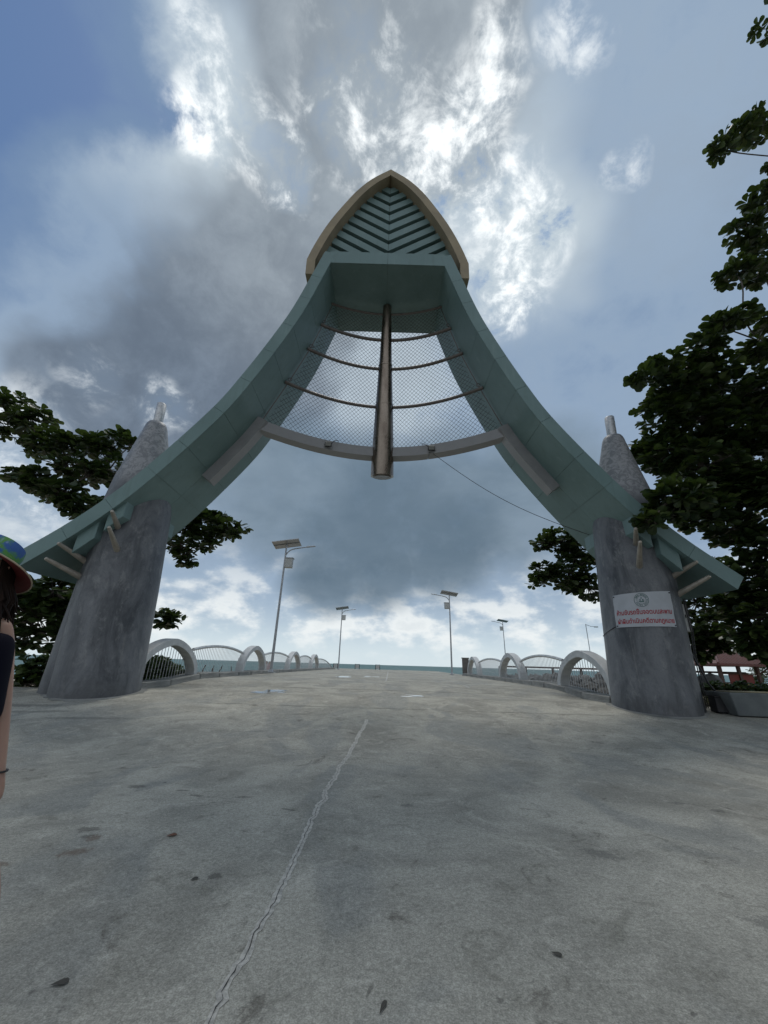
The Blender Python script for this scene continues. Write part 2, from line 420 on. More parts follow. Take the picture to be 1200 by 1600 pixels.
def leaf_mat(name, c1, c2):
    m = bpy.data.materials.new(name); m.use_nodes = True; t = m.node_tree; b = t.nodes['Principled BSDF']
    geo = t.nodes.new('ShaderNodeNewGeometry')
    rnd = V(t, geo.outputs['Random Per Island'])
    c = mixc(t, rnd.pow(2.0), c1, c2)
    tcn = t.nodes.new('ShaderNodeTexCoord')
    c = mixc(t, noise(t, V(t, tcn.outputs['Object']), 9, 3).step(.3, .7) * .35, c, tuple(x * .55 for x in c1))
    t.links.new(c.s, b.inputs['Base Color']); b.inputs['Roughness'].default_value = .42; b.inputs['Specular IOR Level'].default_value = .4
    tr = t.nodes.new('ShaderNodeBsdfTranslucent'); t.links.new(mixc(t, .5, c, (.12, .20, .02)).s, tr.inputs['Color'])
    mx = t.nodes.new('ShaderNodeMixShader'); mx.inputs[0].default_value = .16
    t.links.new(b.outputs[0], mx.inputs[1]); t.links.new(tr.outputs[0], mx.inputs[2])
    t.links.new(mx.outputs[0], t.nodes['Material Output'].inputs[0])
    return m
M_leaf = leaf_mat('almond_leaf', (.018, .037, .013), (.10, .14, .04))
M_hedge = leaf_mat('hedge_leaf', (.035, .065, .02), (.10, .14, .05))

# ------------------------------------------------------------------ ground, deck, beach, sea
def gz(y):
    y = y - min(1.5, max(0, y - 11.3))          # a short level stretch where water stands
    t = min(1, max(0, (y - 5.6) / 8.9)); return .58 * t * t * (3 - 2 * t)
def rx(x, y):                  # the road swings slightly to the right of the gate's axis
    return x - .13 + .024 * max(0, y - 12)
def struct(o): o['kind'] = 'structure'; return o

gb = MB()
ys = [-14, -8, -4, -1, 1, 2, 3, 4, 5, 5.5] + [5.5 + .5 * k for k in range(1, 12)] + [11.3, 12, 12.8, 13.3, 13.8, 14.3, 14.8, 15.2] + [18, 22, 28, 35, 45, 59]
rows = []
for y in ys:
    if y <= 11.25: xs = [-16, -11, -7.2, -4, 0, 4, 7.2, 11, 16]
    else: xs = [rx(x, y) for x in (-6.95, -6.9, -6.85, -4, 0, 4, 6.85, 6.9, 6.95)]
    rows.append([(x, y, gz(y)) for x in xs])
vs_ = [p for r in rows for p in r]; fs = []
for i in range(len(rows) - 1):
    for k in range(8): fs.append((i * 9 + k, i * 9 + k + 1, (i + 1) * 9 + k + 1, (i + 1) * 9 + k))
gb.add(vs_, fs)
# deck sides (a thick slab seen edge-on)
for side in (0, 8):
    e = [rows[i][side] for i in range(len(rows)) if ys[i] > 11.25]
    b0 = [(p[0], p[1], p[2] - .7) for p in e]
    n = len(e)
    gb.add(e + b0, [(i, i + 1, n + i + 1, n + i) for i in range(n - 1)])
gb.add([rows[-1][0], rows[-1][8], (rows[-1][8][0], 59, -.15), (rows[-1][0][0], 59, -.15)], [(0, 1, 2, 3)])
deck = struct(gb.build('pier_deck', M_ground, smooth=False))

# land: sand on both sides falling to the sea
tb = MB()
tx = [-400, -120, -60, -35, -20, -12, -7.5, 0, 7.5, 12, 20, 35, 60, 120, 400]
ty = [-300, -60, -14, 0, 6, 12, 18, 25, 32, 40, 48, 58, 70]
def tz(x, y):
    z = -.06 + .25 * min(1, max(0, (y - 5) / 8)) - 2.9 * max(0, (y - 18) / 42) ** 1.1
    if x > 7: z = -.06 + .25 * min(1, max(0, (y - 5) / 8)) - 2.6 * max(0, (y - 30) / 22) ** 1.3 * (1 if x < 25 else .6)
    if abs(x) < 16 and y < 11.5: z = min(z, gz(y) - .08)
    return z
rows_t = [[(x, y, tz(x, y)) for x in tx] for y in ty]
n = len(tx)
tb.add([p for r in rows_t for p in r], [(i * n + k, i * n + k + 1, (i + 1) * n + k + 1, (i + 1) * n + k) for i in range(len(ty) - 1) for k in range(n - 1)])
struct(tb.build('beach_ground', land_mat(), smooth=True))
sb = MB(); sb.add([(-9000, 24, -1.55), (9000, 24, -1.55), (9000, 12000, -1.55), (-9000, 12000, -1.55)], [(0, 1, 2, 3)])
struct(sb.build('sea', M_sea))

# long crack and slab joints, cut into the deck
def ground_strip(pts, widths, lift, name, m, parent):
    b = MB(); L, Rr = [], []
    for i, (x, y) in enumerate(pts):
        a = pts[max(0, i - 1)]; c = pts[min(len(pts) - 1, i + 1)]
        t = Vector((c[0] - a[0], c[1] - a[1])).normalized(); nrm = Vector((-t.y, t.x)) * widths[i] / 2
        L.append((x + nrm.x, y + nrm.y, gz(y) + lift)); Rr.append((x - nrm.x, y - nrm.y, gz(y) + lift))
    k = len(pts); b.add(L + Rr, [(i, k + i, k + i + 1, i + 1) for i in range(k - 1)])
    return b.build(name, m, parent)
key = [(-.66, .6), (-.60, 1.6), (-.58, 1.94), (-.53, 2.58), (-.50, 3.13), (-.53, 3.89), (-.48, 5.03), (-.42, 6.2), (-.30, 7.6), (-.22, 8.8)]
rc = random.Random(3)
pts = []
for i in range(len(key) - 1):
    (x0, y0), (x1, y1) = key[i], key[i + 1]
    nseg = max(4, int((y1 - y0) / .035))
    for k in range(nseg):
        f = k / nseg; pts.append((x0 + (x1 - x0) * f, y0 + (y1 - y0) * f))
w = 0; j = []
for p in pts:
    w = w * .86 + rc.gauss(0, .0065); j.append((p[0] + w + rc.gauss(0, .0022), p[1]))
M_crack = mat('crack_shadow', (.035, .035, .034), .95)
M_crackedge = mat('crack_edge', (.47, .455, .41), .95, 0, .25, 30, bump=.5, bscale=80)
ground_strip(j, [.018 + rc.random() * .026 + .004 * p[1] for p in j], .0025, 'crack_lip', M_crackedge, deck)
ground_strip(j, [max(.0015, (.0055 - .0004 * p[1]) * (.25 + rc.random() * .95)) for p in j], .0055, 'crack', M_crack, deck)
M_joint = mat('joint_tar', (.20, .195, .17), .9, 0, .35, 3)
M_jointl = mat('joint_mortar', (.42, .42, .40), .9, 0, .2, 3)
def joint(p0, p1, wd, m=M_joint, nm='slab_joint'):
    k = 24; q = [(p0[0] + (p1[0] - p0[0]) * i / k + rc.gauss(0, .01), p0[1] + (p1[1] - p0[1]) * i / k + rc.gauss(0, .008)) for i in range(k + 1)]
    ground_strip(q, [wd * (.5 + rc.random()) for _ in q], .004, nm, m, deck)
joint((-4.6, 9.9), (5.4, 9.8), .02)
joint((-6.4, 13.4), (6.2, 13.3), .03)
for y in (16.5, 20, 25, 31, 38): joint((rx(-6.3, y), y), (rx(6.3, y), y), .03)
joint((rx(.3, 17), 17), (rx(.3, 45), 45), .04, M_jointl); joint((rx(3.2, 14.5), 14.5), (rx(3.0, 34), 34), .04, M_jointl); joint((rx(3.45, 14.5), 15.5), (rx(3.25, 24), 24), .03, M_jointl)

# puddles left by the rain
m = bpy.data.materials.new('rain_water'); m.use_nodes = True
b_ = m.node_tree.nodes['Principled BSDF']; b_.inputs['Base Color'].default_value = (.10, .11, .11, 1); b_.inputs['Roughness'].default_value = .03; b_.inputs['Specular IOR Level'].default_value = 1.0
M_water = m
def puddle(cx, cy, rx_, ry_, label, seed, pools=7, film=0.0):
    """shallow water standing in small level pools"""
    r = random.Random(seed); b = MB()
    for q_ in range(pools):
        n = 22; ph = [r.random() * 6.3 for _ in range(3)]
        px_ = cx + r.uniform(-.75, .75) * rx_; py_ = cy + (q_ / max(1, pools - 1) - .5) * 2 * ry_
        ax_, ay_ = rx_ * r.uniform(.3, .6), ry_ / pools * 1.6
        z = gz(py_) + .004; top, bot = [], []
        for k in range(n):
            a = 2 * math.pi * k / n; s_ = 1 + .25 * math.sin(2 * a + ph[0]) + .18 * math.sin(3 * a + ph[1]) + .12 * math.sin(5 * a + ph[2])
            x, y = px_ + ax_ * s_ * math.cos(a), py_ + ay_ * s_ * math.sin(a); top.append((x, y, z + film * (y - py_) + film * .05)); 
        b.add(top + [(px_, py_, z + q_ * .0004)], [(k, (k + 1) % n, n) for k in range(n)])
    tag(b.build('puddle', M_water, fix=False), label, 'puddle', 'rain puddles on the deck')
puddle(-3.0, 12.05, .46, .62, 'shallow ragged rain puddle near the left gate pillar', 1, 9, .045)
puddle(1.06, 12.0, .40, .26, 'thin bright rain puddle right of the middle of the road', 2, 3)
puddle(rx(-1.9, 21.5), 21.5, .55, .9, 'small far rain puddle, left one of the two distant ones', 3, 4)
puddle(rx(-.5, 23), 23, .5, .7, 'small far rain puddle, right one of the two distant ones', 4, 3)

# ------------------------------------------------------------------ the gateway
GX = -.13                                       # axis of the gate
YF, YB = 9.5, 12.35                             # front and back of the curved beams
OUT = [(2.28, 15.142), (2.36, 14.90), (2.66, 13.87), (3.17, 12.20), (3.80, 10.66), (4.42, 9.32), (5.02, 8.20), (6.10, 6.65), (7.10, 5.40), (8.10, 4.42), (9.22, 3.52)]
def smooth_curve(pts, k=8):
    r = []
    P_ = [Vector(p) for p in pts]
    for i in range(len(P_) - 1):
        p0 = P_[max(0, i - 1)]; p1 = P_[i]; p2 = P_[i + 1]; p3 = P_[min(len(P_) - 1, i + 2)]
        for s in range(k):
            t = s / k
            r.append(.5 * (2 * p1 + (p2 - p0) * t + (2 * p0 - 5 * p1 + 4 * p2 - p3) * t * t + (3 * p1 - p0 - 3 * p2 + p3) * t ** 3))
    r.append(P_[-1]); return r
outc = smooth_curve(OUT, 8)
TH = .40
inc = []
for i, p in enumerate(outc):
    t = (outc[min(len(outc) - 1, i + 1)] - outc[max(0, i - 1)]).normalized()
    nrm = Vector((t.y, -t.x))                     # toward the inside (smaller x / lower)
    if nrm.x > 0: nrm = -nrm
    inc.append(p + nrm * TH)
gate = empty('gateway', (GX, 10.8, 0), label='monumental sea gate of curved teal beams on two grey cement pillars with a leaf-shaped crown', cat='gateway')
GO = Vector((GX, 10.8, 0))
def gate_part(b, name, m, parent=gate, **k):
    for i in range(len(b.v)): b.v[i] = b.v[i] - GO
    return b.build(name, m, parent, **k)
def lerp2(a, b, f): return a + (b - a) * f
def inner_x(z):
    for i in range(len(inc) - 1):
        if inc[i].y >= z >= inc[i + 1].y:
            f = (inc[i].y - z) / (inc[i].y - inc[i + 1].y + 1e-9); return lerp2(inc[i].x, inc[i + 1].x, f)
    return inc[-1].x
arc = [0]
for i in range(1, len(outc)): arc.append(arc[-1] + (outc[i] - outc[i - 1]).length)
ncut = 11
cuts = [0] + [min(range(len(arc)), key=lambda i: abs(arc[i] - arc[-1] * k / ncut)) for k in range(1, ncut)] + [len(outc) - 1]
G_ = .003
for sgn in (-1, 1):
    def pt(p, y): return (GX + sgn * p.x, y, p.y)
    core = MB(); n = len(outc); e = .02
    def inset(i, f0): return lerp2(outc[i], inc[i], f0)
    ring = []
    for i in range(n):
        a, c = inset(i, .04), inset(i, .96)
        ring += [pt(a, YF + e), pt(a, YB - e), pt(c, YB - e), pt(c, YF + e)]
    fs = [(i * 4 + k, i * 4 + (k + 1) % 4, (i + 1) * 4 + (k + 1) % 4, (i + 1) * 4 + k) for i in range(n - 1) for k in range(4)]
    fs += [(3, 2, 1, 0), tuple((n - 1) * 4 + k for k in range(4))]
    core.add(ring, fs); gate_part(core, 'beam_core', M_tealdark)
    def slab(i0, i1, A, B, ya, yb, name, th_dir):
        """a folded panel following the curve between stations i0..i1"""
        b = MB(); rr = []
        for i in range(i0, i1 + 1):
            pa, pb = A(i), B(i)
            rr += [pt(pa[0], pa[1]), pt(pb[0], pb[1]), pt(pb[2], pb[3]), pt(pa[2], pa[3])]
        k = i1 - i0 + 1
        f = [(i * 4 + q, i * 4 + (q + 1) % 4, (i + 1) * 4 + (q + 1) % 4, (i + 1) * 4 + q) for i in range(k - 1) for q in range(4)]
        f += [(3, 2, 1, 0), tuple((k - 1) * 4 + q for q in range(4))]
        b.add(rr, f); gate_part(b, name, M_teal)
    for c in range(len(cuts) - 1):
        i0, i1 = cuts[c], cuts[c + 1]
        # trim the ends for the joint
        def st(i, side):
            return side
        def P2(i, f0):
            p = lerp2(outc[i], inc[i], f0)
            if i == i0 and c > 0: p = lerp2(p, lerp2(outc[i + 1], inc[i + 1], f0),   .009 / max(.02, (outc[i + 1] - outc[i]).length))
            return p
        # front and back fascia
        for ya, yb, nm in ((YF, YF + .03, 'fascia_panel'), (YB, YB - .03, 'fascia_panel')):
            slab(i0, i1, lambda i: (P2(i, 0), ya, P2(i, 0), yb), lambda i: (P2(i, 1), ya, P2(i, 1), yb), ya, yb, nm, 0)
        # soffit in two strips with a joint down the middle
        ym = 10.95
        for ya, yb in ((YF + .034, ym - G_), (ym + G_, YB - .034)):
            slab(i0, i1, lambda i: (P2(i, .94), ya, P2(i, 1.0), ya), lambda i: (P2(i, .94), yb, P2(i, 1.0), yb), ya, yb, 'soffit_panel', 0)
        slab(i0, i1, lambda i: (P2(i, .0), YF + .034, P2(i, .06), YF + .034), lambda i: (P2(i, .0), YB - .034, P2(i, .06), YB - .034), 0, 0, 'top_panel', 0)
    # end cap
    a, c = outc[-1], inc[-1]; dlast = (outc[-1] - outc[-2]).normalized() * .03
    b = MB(); b.hexa([pt(a, YF), pt(a, YB), pt(c, YB), pt(c, YF), pt(a + dlast, YF), pt(a + dlast, YB), pt(c + dlast, YB), pt(c + dlast, YF)])
    gate_part(b, 'end_cap', M_teal)

# lintel between the beams: fascia, ceiling, back fascia
ZC, ZT = 14.55, 15.14
hx = inner_x(14.62) + .05
b = MB(); b.box((GX - hx + .05, YF + .05, ZC + .03), (GX + hx - .05, YB + .15, ZT - .02)); gate_part(b, 'lintel_core', M_tealdark)
for x0, x1 in ((-hx, -.006), (.006, hx)):
    b = MB(); b.box((GX + x0, YF + .003, ZC), (GX + x1, YF + .04, ZT)); gate_part(b, 'lintel_fascia', M_teal)
    b = MB(); b.box((GX + x0, YF + .045, ZC - .0), (GX + x1, YB + .15, ZC + .025)); gate_part(b, 'ceiling_panel', M_teal)
    b = MB(); b.box((GX + x0, YB + .16, ZC), (GX + x1, YB + .19, ZT)); gate_part(b, 'lintel_back_fascia', M_teal)
b = MB(); b.box((GX - hx, YF + .045, ZT - .015), (GX + hx, YB + .15, ZT + .01)); gate_part(b, 'lintel_top', M_teal)

# leaf-shaped crown
LO = [(2.93, 14.10), (2.95, 14.86), (2.76, 15.60), (2.50, 16.42), (2.22, 17.15), (1.82, 18.02), (1.32, 18.98), (.74, 19.78), (0, 20.46)]
lo = smooth_curve(LO[1:], 5); lo = [Vector(LO[0])] + lo
li = []
for i, p in enumerate(lo):
    t = (lo[min(len(lo) - 1, i + 1)] - lo[max(0, i - 1)]).normalized(); nrm = Vector((-t.y, t.x))
    if i == 0: nrm = Vector((-1, 0))
    q = p + nrm * .31
    li.append(q)
ii = max(i for i, q in enumerate(li) if q.x > .02)
li = [q if k <= ii else Vector((0, li[ii].y + (li[ii].y - li[ii - 1].y) * .6)) for k, q in enumerate(li)]
YL0, YL1 = 9.62, 11.5
nL = len(lo)
for sgn in (-1, 1):
    b = MB(); rr = []
    for i in range(nL):
        rr += [(GX + sgn * lo[i].x, YL0, lo[i].y), (GX + sgn * lo[i].x, YL1, lo[i].y), (GX + sgn * li[i].x, YL1, li[i].y), (GX + sgn * li[i].x, YL0, li[i].y)]
    b.add(rr, [(i * 4 + k, i * 4 + (k + 1) % 4, (i + 1) * 4 + (k + 1) % 4, (i + 1) * 4 + k) for i in range(nL - 1) for k in range(4)] + [(3, 2, 1, 0), tuple((nL - 1) * 4 + k for k in range(4))])
    tag(gate_part(b, 'leaf_frame', M_leafframe), 'beige rendered frame of the leaf-shaped crown')
b = MB()
prof = [(GX + q.x, q.y) for q in li] + [(GX - q.x, q.y) for q in reversed(li[:-1])]
k = len(prof); prof = [(x, max(z, 14.72)) for x, z in prof]; b.add([(x, YL1 - .1, z) for x, z in prof] + [(x, YL1 - .05, z) for x, z in prof], [tuple(range(k)), tuple(range(2 * k - 1, k - 1, -1))] + [(i, (i + 1) % k, k + (i + 1) % k, k + i) for i in range(k)])
gate_part(b, 'crown_back', mat('crown_shade', (.025, .03, .03), .9))  # near-black colour paints in the deep shade behind the slat gaps
def leaf_inner_x(z):
    for i in range(nL - 1):
        if li[i].y <= z <= li[i + 1].y:
            f = (z - li[i].y) / (li[i + 1].y - li[i].y + 1e-9); return lerp2(li[i].x, li[i + 1].x, f)
    return 0
SL = .70
z0 = 13.62
for r in range(11):
    zb = z0 + r * .585; zt = zb + .36
    for sgn in (-1, 1):
        def xmax(zc):
            x = 0
            while x < 2.8 and x < leaf_inner_x(zc + SL * x) + .12 and zc + SL * x < 20.2: x += .02
            return x
        x0 = .007
        if leaf_inner_x(zb + .2) <= .1 or zb > 19.7: continue
        xb, xt = xmax(zb), max(.05, xmax(zt))
        y0, y1 = 9.98, 10.22
        b = MB()
        p = [(x0, zb), (xb, zb + SL * xb), (xt, zt + SL * xt), (x0, zt)]
        p2 = []
        for i in range(4):                    # cut off at the lintel
            (xa, za), (xc, zc_) = p[i], p[(i + 1) % 4]
            if za >= 14.7: p2.append((xa, za))
            if (za - 14.7) * (zc_ - 14.7) < 0: f = (14.7 - za) / (zc_ - za); p2.append((xa + (xc - xa) * f, 14.7))
        p = p2; k = len(p)
        if k < 3: continue
        b.add([(GX + sgn * x, y0, z) for x, z in p] + [(GX + sgn * x, y1, z) for x, z in p], [tuple(range(k)), tuple(range(2 * k - 1, k - 1, -1))] + [(i, (i + 1) % k, k + (i + 1) % k, k + i) for i in range(k)])
        gate_part(b, 'slat', M_teal)

# leaning steel mast, pipes, curved band
def mast_y(z): return 11.30 + (14.35 - z) * .222
mz = [7.70, 8.1, 9.3, 10.4, 10.45, 12.0, 12.05, 14.53]
mr = [.425, .42, .375, .335, .325, .26, .25, .165]
b = MB(); b.tube([(GX + .02, mast_y(z), z) for z in mz], mr, 28)
mast = gate_part(b, 'mast', M_steel, smooth=True)
b = MB(); b.tube([(GX + .02, mast_y(7.70), 7.70), (GX + .02, mast_y(7.66), 7.66)], [.36, .33], 24)
gate_part(b, 'mast_plug', M_pipe, mast, smooth=True)
for z in (10.42, 12.02, 9.1):
    b = MB(); rad = [.342, .27, .39][(10.42, 12.02, 9.1).index(z)]
    b.tube([(GX + .02, mast_y(z - .03), z - .03), (GX + .02, mast_y(z + .03), z + .03)], rad, 28)
    gate_part(b, 'mast_collar', M_steel, mast, smooth=True)
def bow(z, x, half, yend, ymid):
    f = min(1, abs(x) / half); return yend + (ymid - yend) * (1 - f ** 2.0)
ribs = [(8.6, 11.05), (10.36, 10.9), (11.9, 10.9), (13.1, 10.9), (14.2, 10.9)]
def rib_pt(ri, f, sgn):       # f 0 at the mast .. 1 at the beam
    z, ye = ribs[ri]; half = inner_x(z); x = half * f
    return Vector((GX + sgn * x, bow(z, x, half, ye, mast_y(z)), z))
for ri in range(1, 5):
    for sgn in (-1, 1):
        b = MB(); b.tube([rib_pt(ri, f / 14, sgn) for f in range(0, 15)], .062 if ri < 4 else .045, 10)
        gate_part(b, 'net_pipe', M_pipe, smooth=True)
# band: box section
for sgn in (-1, 1):
    segs = [(0.0, .42), (.424, 1.0)] if sgn > 0 else [(0.0, 1.0)]
    for f0, f1 in segs:
        b = MB(); rr = []
        N_ = 18
        for i in range(N_ + 1):
            f = f0 + (f1 - f0) * i / N_; z0_ = 8.38; half = inner_x(8.55) - .30; x = half * f
            y = bow(z0_, x, half, 10.92, mast_y(8.4) - .18)
            rr += [(GX + sgn * x, y, z0_), (GX + sgn * x, y + .42, z0_), (GX + sgn * x, y + .42, z0_ + .38), (GX + sgn * x, y, z0_ + .38)]
        b.add(rr, [(i * 4 + k, i * 4 + (k + 1) % 4, (i + 1) * 4 + (k + 1) % 4, (i + 1) * 4 + k) for i in range(N_) for k in range(4)] + [(3, 2, 1, 0), tuple(N_ * 4 + k for k in range(4))])
        gate_part(b, 'curved_band', M_greymetal)
    # box that carries on down the soffit
    b = MB(); rr = []
    idx = [i for i in range(len(inc)) if 6.45 <= inc[i].y <= 8.95]
    for i in idx:
        t = (inc[min(len(inc) - 1, i + 1)] - inc[i - 1]).normalized(); nr = Vector((t.y, -t.x)); nr = nr if nr.x < 0 else -nr
        a, c = inc[i], inc[i] + nr * .34
        rr += [(GX + sgn * a.x, 10.86, a.y), (GX + sgn * a.x, 11.24, a.y), (GX + sgn * c.x, 11.24, c.y), (GX + sgn * c.x, 10.86, c.y)]
    k_ = len(idx)
    b.add(rr, [(i * 4 + k, i * 4 + (k + 1) % 4, (i + 1) * 4 + (k + 1) % 4, (i + 1) * 4 + k) for i in range(k_ - 1) for k in range(4)] + [(3, 2, 1, 0), tuple((k_ - 1) * 4 + k for k in range(4))])
    gate_part(b, 'soffit_box', M_greymetal)
    # edge cable and eyelets
    b = MB(); b.tube([rib_pt(ri, .965, sgn) + Vector((0, -.02, .06 if ri else .2)) for ri in range(5)], .016, 6)
    gate_part(b, 'edge_cable', M_pipe)
    for ri in range(0, 4):
        p = rib_pt(ri, .955, sgn) + Vector((0, -.05, .16 if ri else .28)); b = MB()
        b.tube([p + Vector((.07 * math.cos(a), 0, .07 * math.sin(a))) for a in [k * math.pi / 6 for k in range(13)]], .012, 5, caps=False)
        gate_part(b, 'eyelet', M_pipe)

# diamond net between the pipes
def net_panel(ri, sgn):
    b = MB(); step = .155
    def S(u, v):      # u: metres out from the mast at mid height; v 0..1 between pipes
        z = ribs[ri][0] + (ribs[ri + 1][0] - ribs[ri][0]) * v + (.16 * (1 - v) if ri == 0 else 0)
        ye = ribs[ri][1] + (ribs[ri + 1][1] - ribs[ri][1]) * v
        half = inner_x(z); x = min(u, half * .965)
        return Vector((GX + sgn * x, bow(z, x, half, ye, mast_y(z)), z)), u <= half * .965
    z0_, z1_ = ribs[ri][0] + (.16 if ri == 0 else 0), ribs[ri + 1][0]
    Hh = z1_ - z0_; umax = inner_x(z0_)
    for d in (-1, 1):
        u0 = -Hh if d > 0 else 0
        u_ = u0 - .1
        while u_ < umax + Hh:
            path = []
            nseg = max(4, int(Hh / .2))
            sub = nseg * 3
            for s in range(sub + 1):
                v = s / sub; u = u_ + (v * Hh if d > 0 else -v * Hh) * 1.0
                if u < .12: 
                    if len(path) > 1: b.tube(path[::3] if len(path) > 6 else [path[0], path[-1]], .0065, 3, caps=False)
                    path = []; continue
                p, ok = S(u, v)
                if not ok:
                    if len(path) > 1: b.tube([path[0], path[len(path) // 2], path[-1]] if len(path) > 3 else [path[0], path[-1]], .0065, 3, caps=False)
                    path = []; continue
                path.append(p + Vector((0, .04, 0)))
            if len(path) > 1:
                q = path[::3] + ([path[-1]] if (len(path) - 1) % 3 else [])
                if len(q) > 1: b.tube(q, .0065, 3, caps=False)
            u_ += step
    return gate_part(b, 'net_panel', M_wire, fix=False)
for ri in range(4):
    for sgn in (-1, 1): net_panel(ri, sgn)

# pillars
def prof_r(z):
    T = [(0, .97), (.2, .97), (3, .95), (5.3, .90), (6.2, .77), (7.2, .54), (8.0, .36), (8.25, .31), (8.34, .26)]
    for (a, ra), (c, rc_) in zip(T, T[1:]):
        if a <= z <= c: return ra + (rc_ - ra) * (z - a) / (c - a)
    return T[-1][1]
PAX = {1: lambda z: 6.97 + .056 * z, -1: lambda z: -(7.10 + .052 * z)}
PY = 10.75
pillars = {}
for sgn in (-1, 1):
    ax = PAX[sgn]
    zs = [-.3, .25, 1, 2, 3, 4, 5, 5.3, 5.8, 6.2, 6.7, 7.2, 7.6, 8.0, 8.2, 8.28, 8.34]
    b = MB(); b.lathe([(z, prof_r(max(0, z))) for z in zs], 48, lambda z: (ax(z), PY))
    pil = gate_part(b, 'pillar', M_pillar, smooth=True); pillars[sgn] = pil
    b = MB(); b.lathe([(z, .72 - .03 * z) for z in (-.3, 1, 2, 3, 4, 4.5)], 32, lambda z: (ax(z) + sgn * ((.80 if sgn < 0 else .60) - .05 * z), PY + .25))
    gate_part(b, 'pillar_rib', M_pillar, pil, smooth=True)
    b = MB(); b.lathe([(8.3, .145), (9.12, .145), (9.14, .13)], 20, lambda z: (ax(z), PY))
    gate_part(b, 'finial_tube', M_chrome, pil, smooth=True)
    b = MB(); qk = random.Random(60 + sgn); n_ = 60; vi, vo = [], []  # mortar-coloured ring, added to stand in for contact shadow at the foot
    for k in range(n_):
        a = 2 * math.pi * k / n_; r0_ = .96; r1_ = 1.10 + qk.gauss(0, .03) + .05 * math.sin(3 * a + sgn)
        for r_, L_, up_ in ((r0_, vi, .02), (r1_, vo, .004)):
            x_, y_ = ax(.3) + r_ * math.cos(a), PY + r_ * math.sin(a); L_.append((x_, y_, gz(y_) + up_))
    b.add(vi + vo, [(k, n_ + k, n_ + (k + 1) % n_, (k + 1) % n_) for k in range(n_)]); gate_part(b, 'contact_shade_ring', M_kerb, pil)
    # steel spikes
    if sgn < 0: SP = [(PD(127, 902, 10.1), PD(70, 872, 9.3)), (PD(135, 878, 10.1), PD(90, 848, 9.3)), ((-7.02, 9.86, 3.85), (-6.86, 9.12, 4.22)), ((-7.18, 9.9, 4.45), (-6.97, 9.2, 4.68))]
    else: SP = [(PD(1057, 930, 10.1), PD(1110, 900, 9.3)), (PD(1047, 903, 10.1), PD(1090, 877, 9.3)), ((6.78, 9.86, 3.85), (6.42, 9.12, 4.25)), ((6.85, 9.9, 4.45), (6.44, 9.2, 4.62))]
    for a, c in SP:
        a, c = Vector(a), Vector(c); d = (c - a)
        b = MB(); b.tube([a - d * .25, a, a + d * .5, a + d * .94, a + d * .985, c], [.08, .078, .06, .045, .038, .018], 14)
        gate_part(b, 'spike', M_spike, pil, smooth=True)
    # teal brackets where the beam meets the pillar
    for xc, y0, y1, w_, zdrop in ((7.02, 9.62, 10.25, .40, .42), (7.62, 9.62, 10.3, .46, .46), (6.9, 11.35, 11.95, .36, .42)):
        x0, x1 = xc - w_ / 2, xc + w_ / 2
        def zs_(x):
            for i in range(len(inc) - 1):
                if inc[i].x <= x <= inc[i + 1].x: return lerp2(inc[i].y, inc[i + 1].y, (x - inc[i].x) / (inc[i + 1].x - inc[i].x))
            return 4
        za, zb_ = zs_(x0), zs_(x1)
        o = GX
        pp = [(o + sgn * x0, y0, za - zdrop), (o + sgn * x1, y0, zb_ - zdrop), (o + sgn * x1, y1, zb_ - zdrop), (o + sgn * x0, y1, za - zdrop), (o + sgn * x0, y0, za + .03), (o + sgn * x1, y0, zb_ + .03), (o + sgn * x1, y1, zb_ + .03), (o + sgn * x0, y1, za + .03)]
        b = MB(); b.hexa(pp); gate_part(b, 'bracket', M_teal, bevel=.008)

# ------------------------------------------------------------------ banner on the right pillar
M_vinyl = mat('vinyl', (.38, .40, .43), .5, 0, .05, 4, bump=.35, bscale=3.5)
M_redink = mat('red_ink', (.33, .03, .04), .6, 0, .1, 5)
M_greenink = mat('green_ink', (.06, .13, .12), .6, 0, .1, 5)
bz0, bz1, ba0, ba1 = 2.27, 3.10, R(-69.5), R(13.2)
BW, BH = 1.46, .83
def on_pillar(u, v, off=.016):             # u,v in 0..1 over the banner
    a = ba0 + (ba1 - ba0) * u; z = bz0 + (bz1 - bz0) * v + .05 * u * v
    if off <= .016: off += .006 + .010 * math.sin(u * 17 + v * 5) * math.sin(v * 3.1) * .5 + .004 * math.sin(9 * u - 14 * v)
    else: off += .006 + .010 * math.sin(u * 17 + v * 5) * math.sin(v * 3.1) * .5 + .004 * math.sin(9 * u - 14 * v)
    r = prof_r(z) + off
    return Vector((PAX[1](z) + r * math.sin(a), PY - r * math.cos(a), z))
banner = empty('banner', on_pillar(.5, 0), label='white vinyl banner with red Thai lettering and round seal tied to the right pillar', cat='banner')
BO = on_pillar(.5, 0)
def banner_part(b, name, m, parent=banner, **k):
    for i in range(len(b.v)): b.v[i] = b.v[i] - BO
    return b.build(name, m, parent, **k)
b = MB(); nu, nv_ = 48, 24
b.add([on_pillar(i / nu, j_ / nv_) for j_ in range(nv_ + 1) for i in range(nu + 1)], [(j_ * (nu + 1) + i, j_ * (nu + 1) + i + 1, (j_ + 1) * (nu + 1) + i + 1, (j_ + 1) * (nu + 1) + i) for j_ in range(nv_) for i in range(nu)])
banner_part(b, 'sheet', M_vinyl, smooth=True)
dg = None
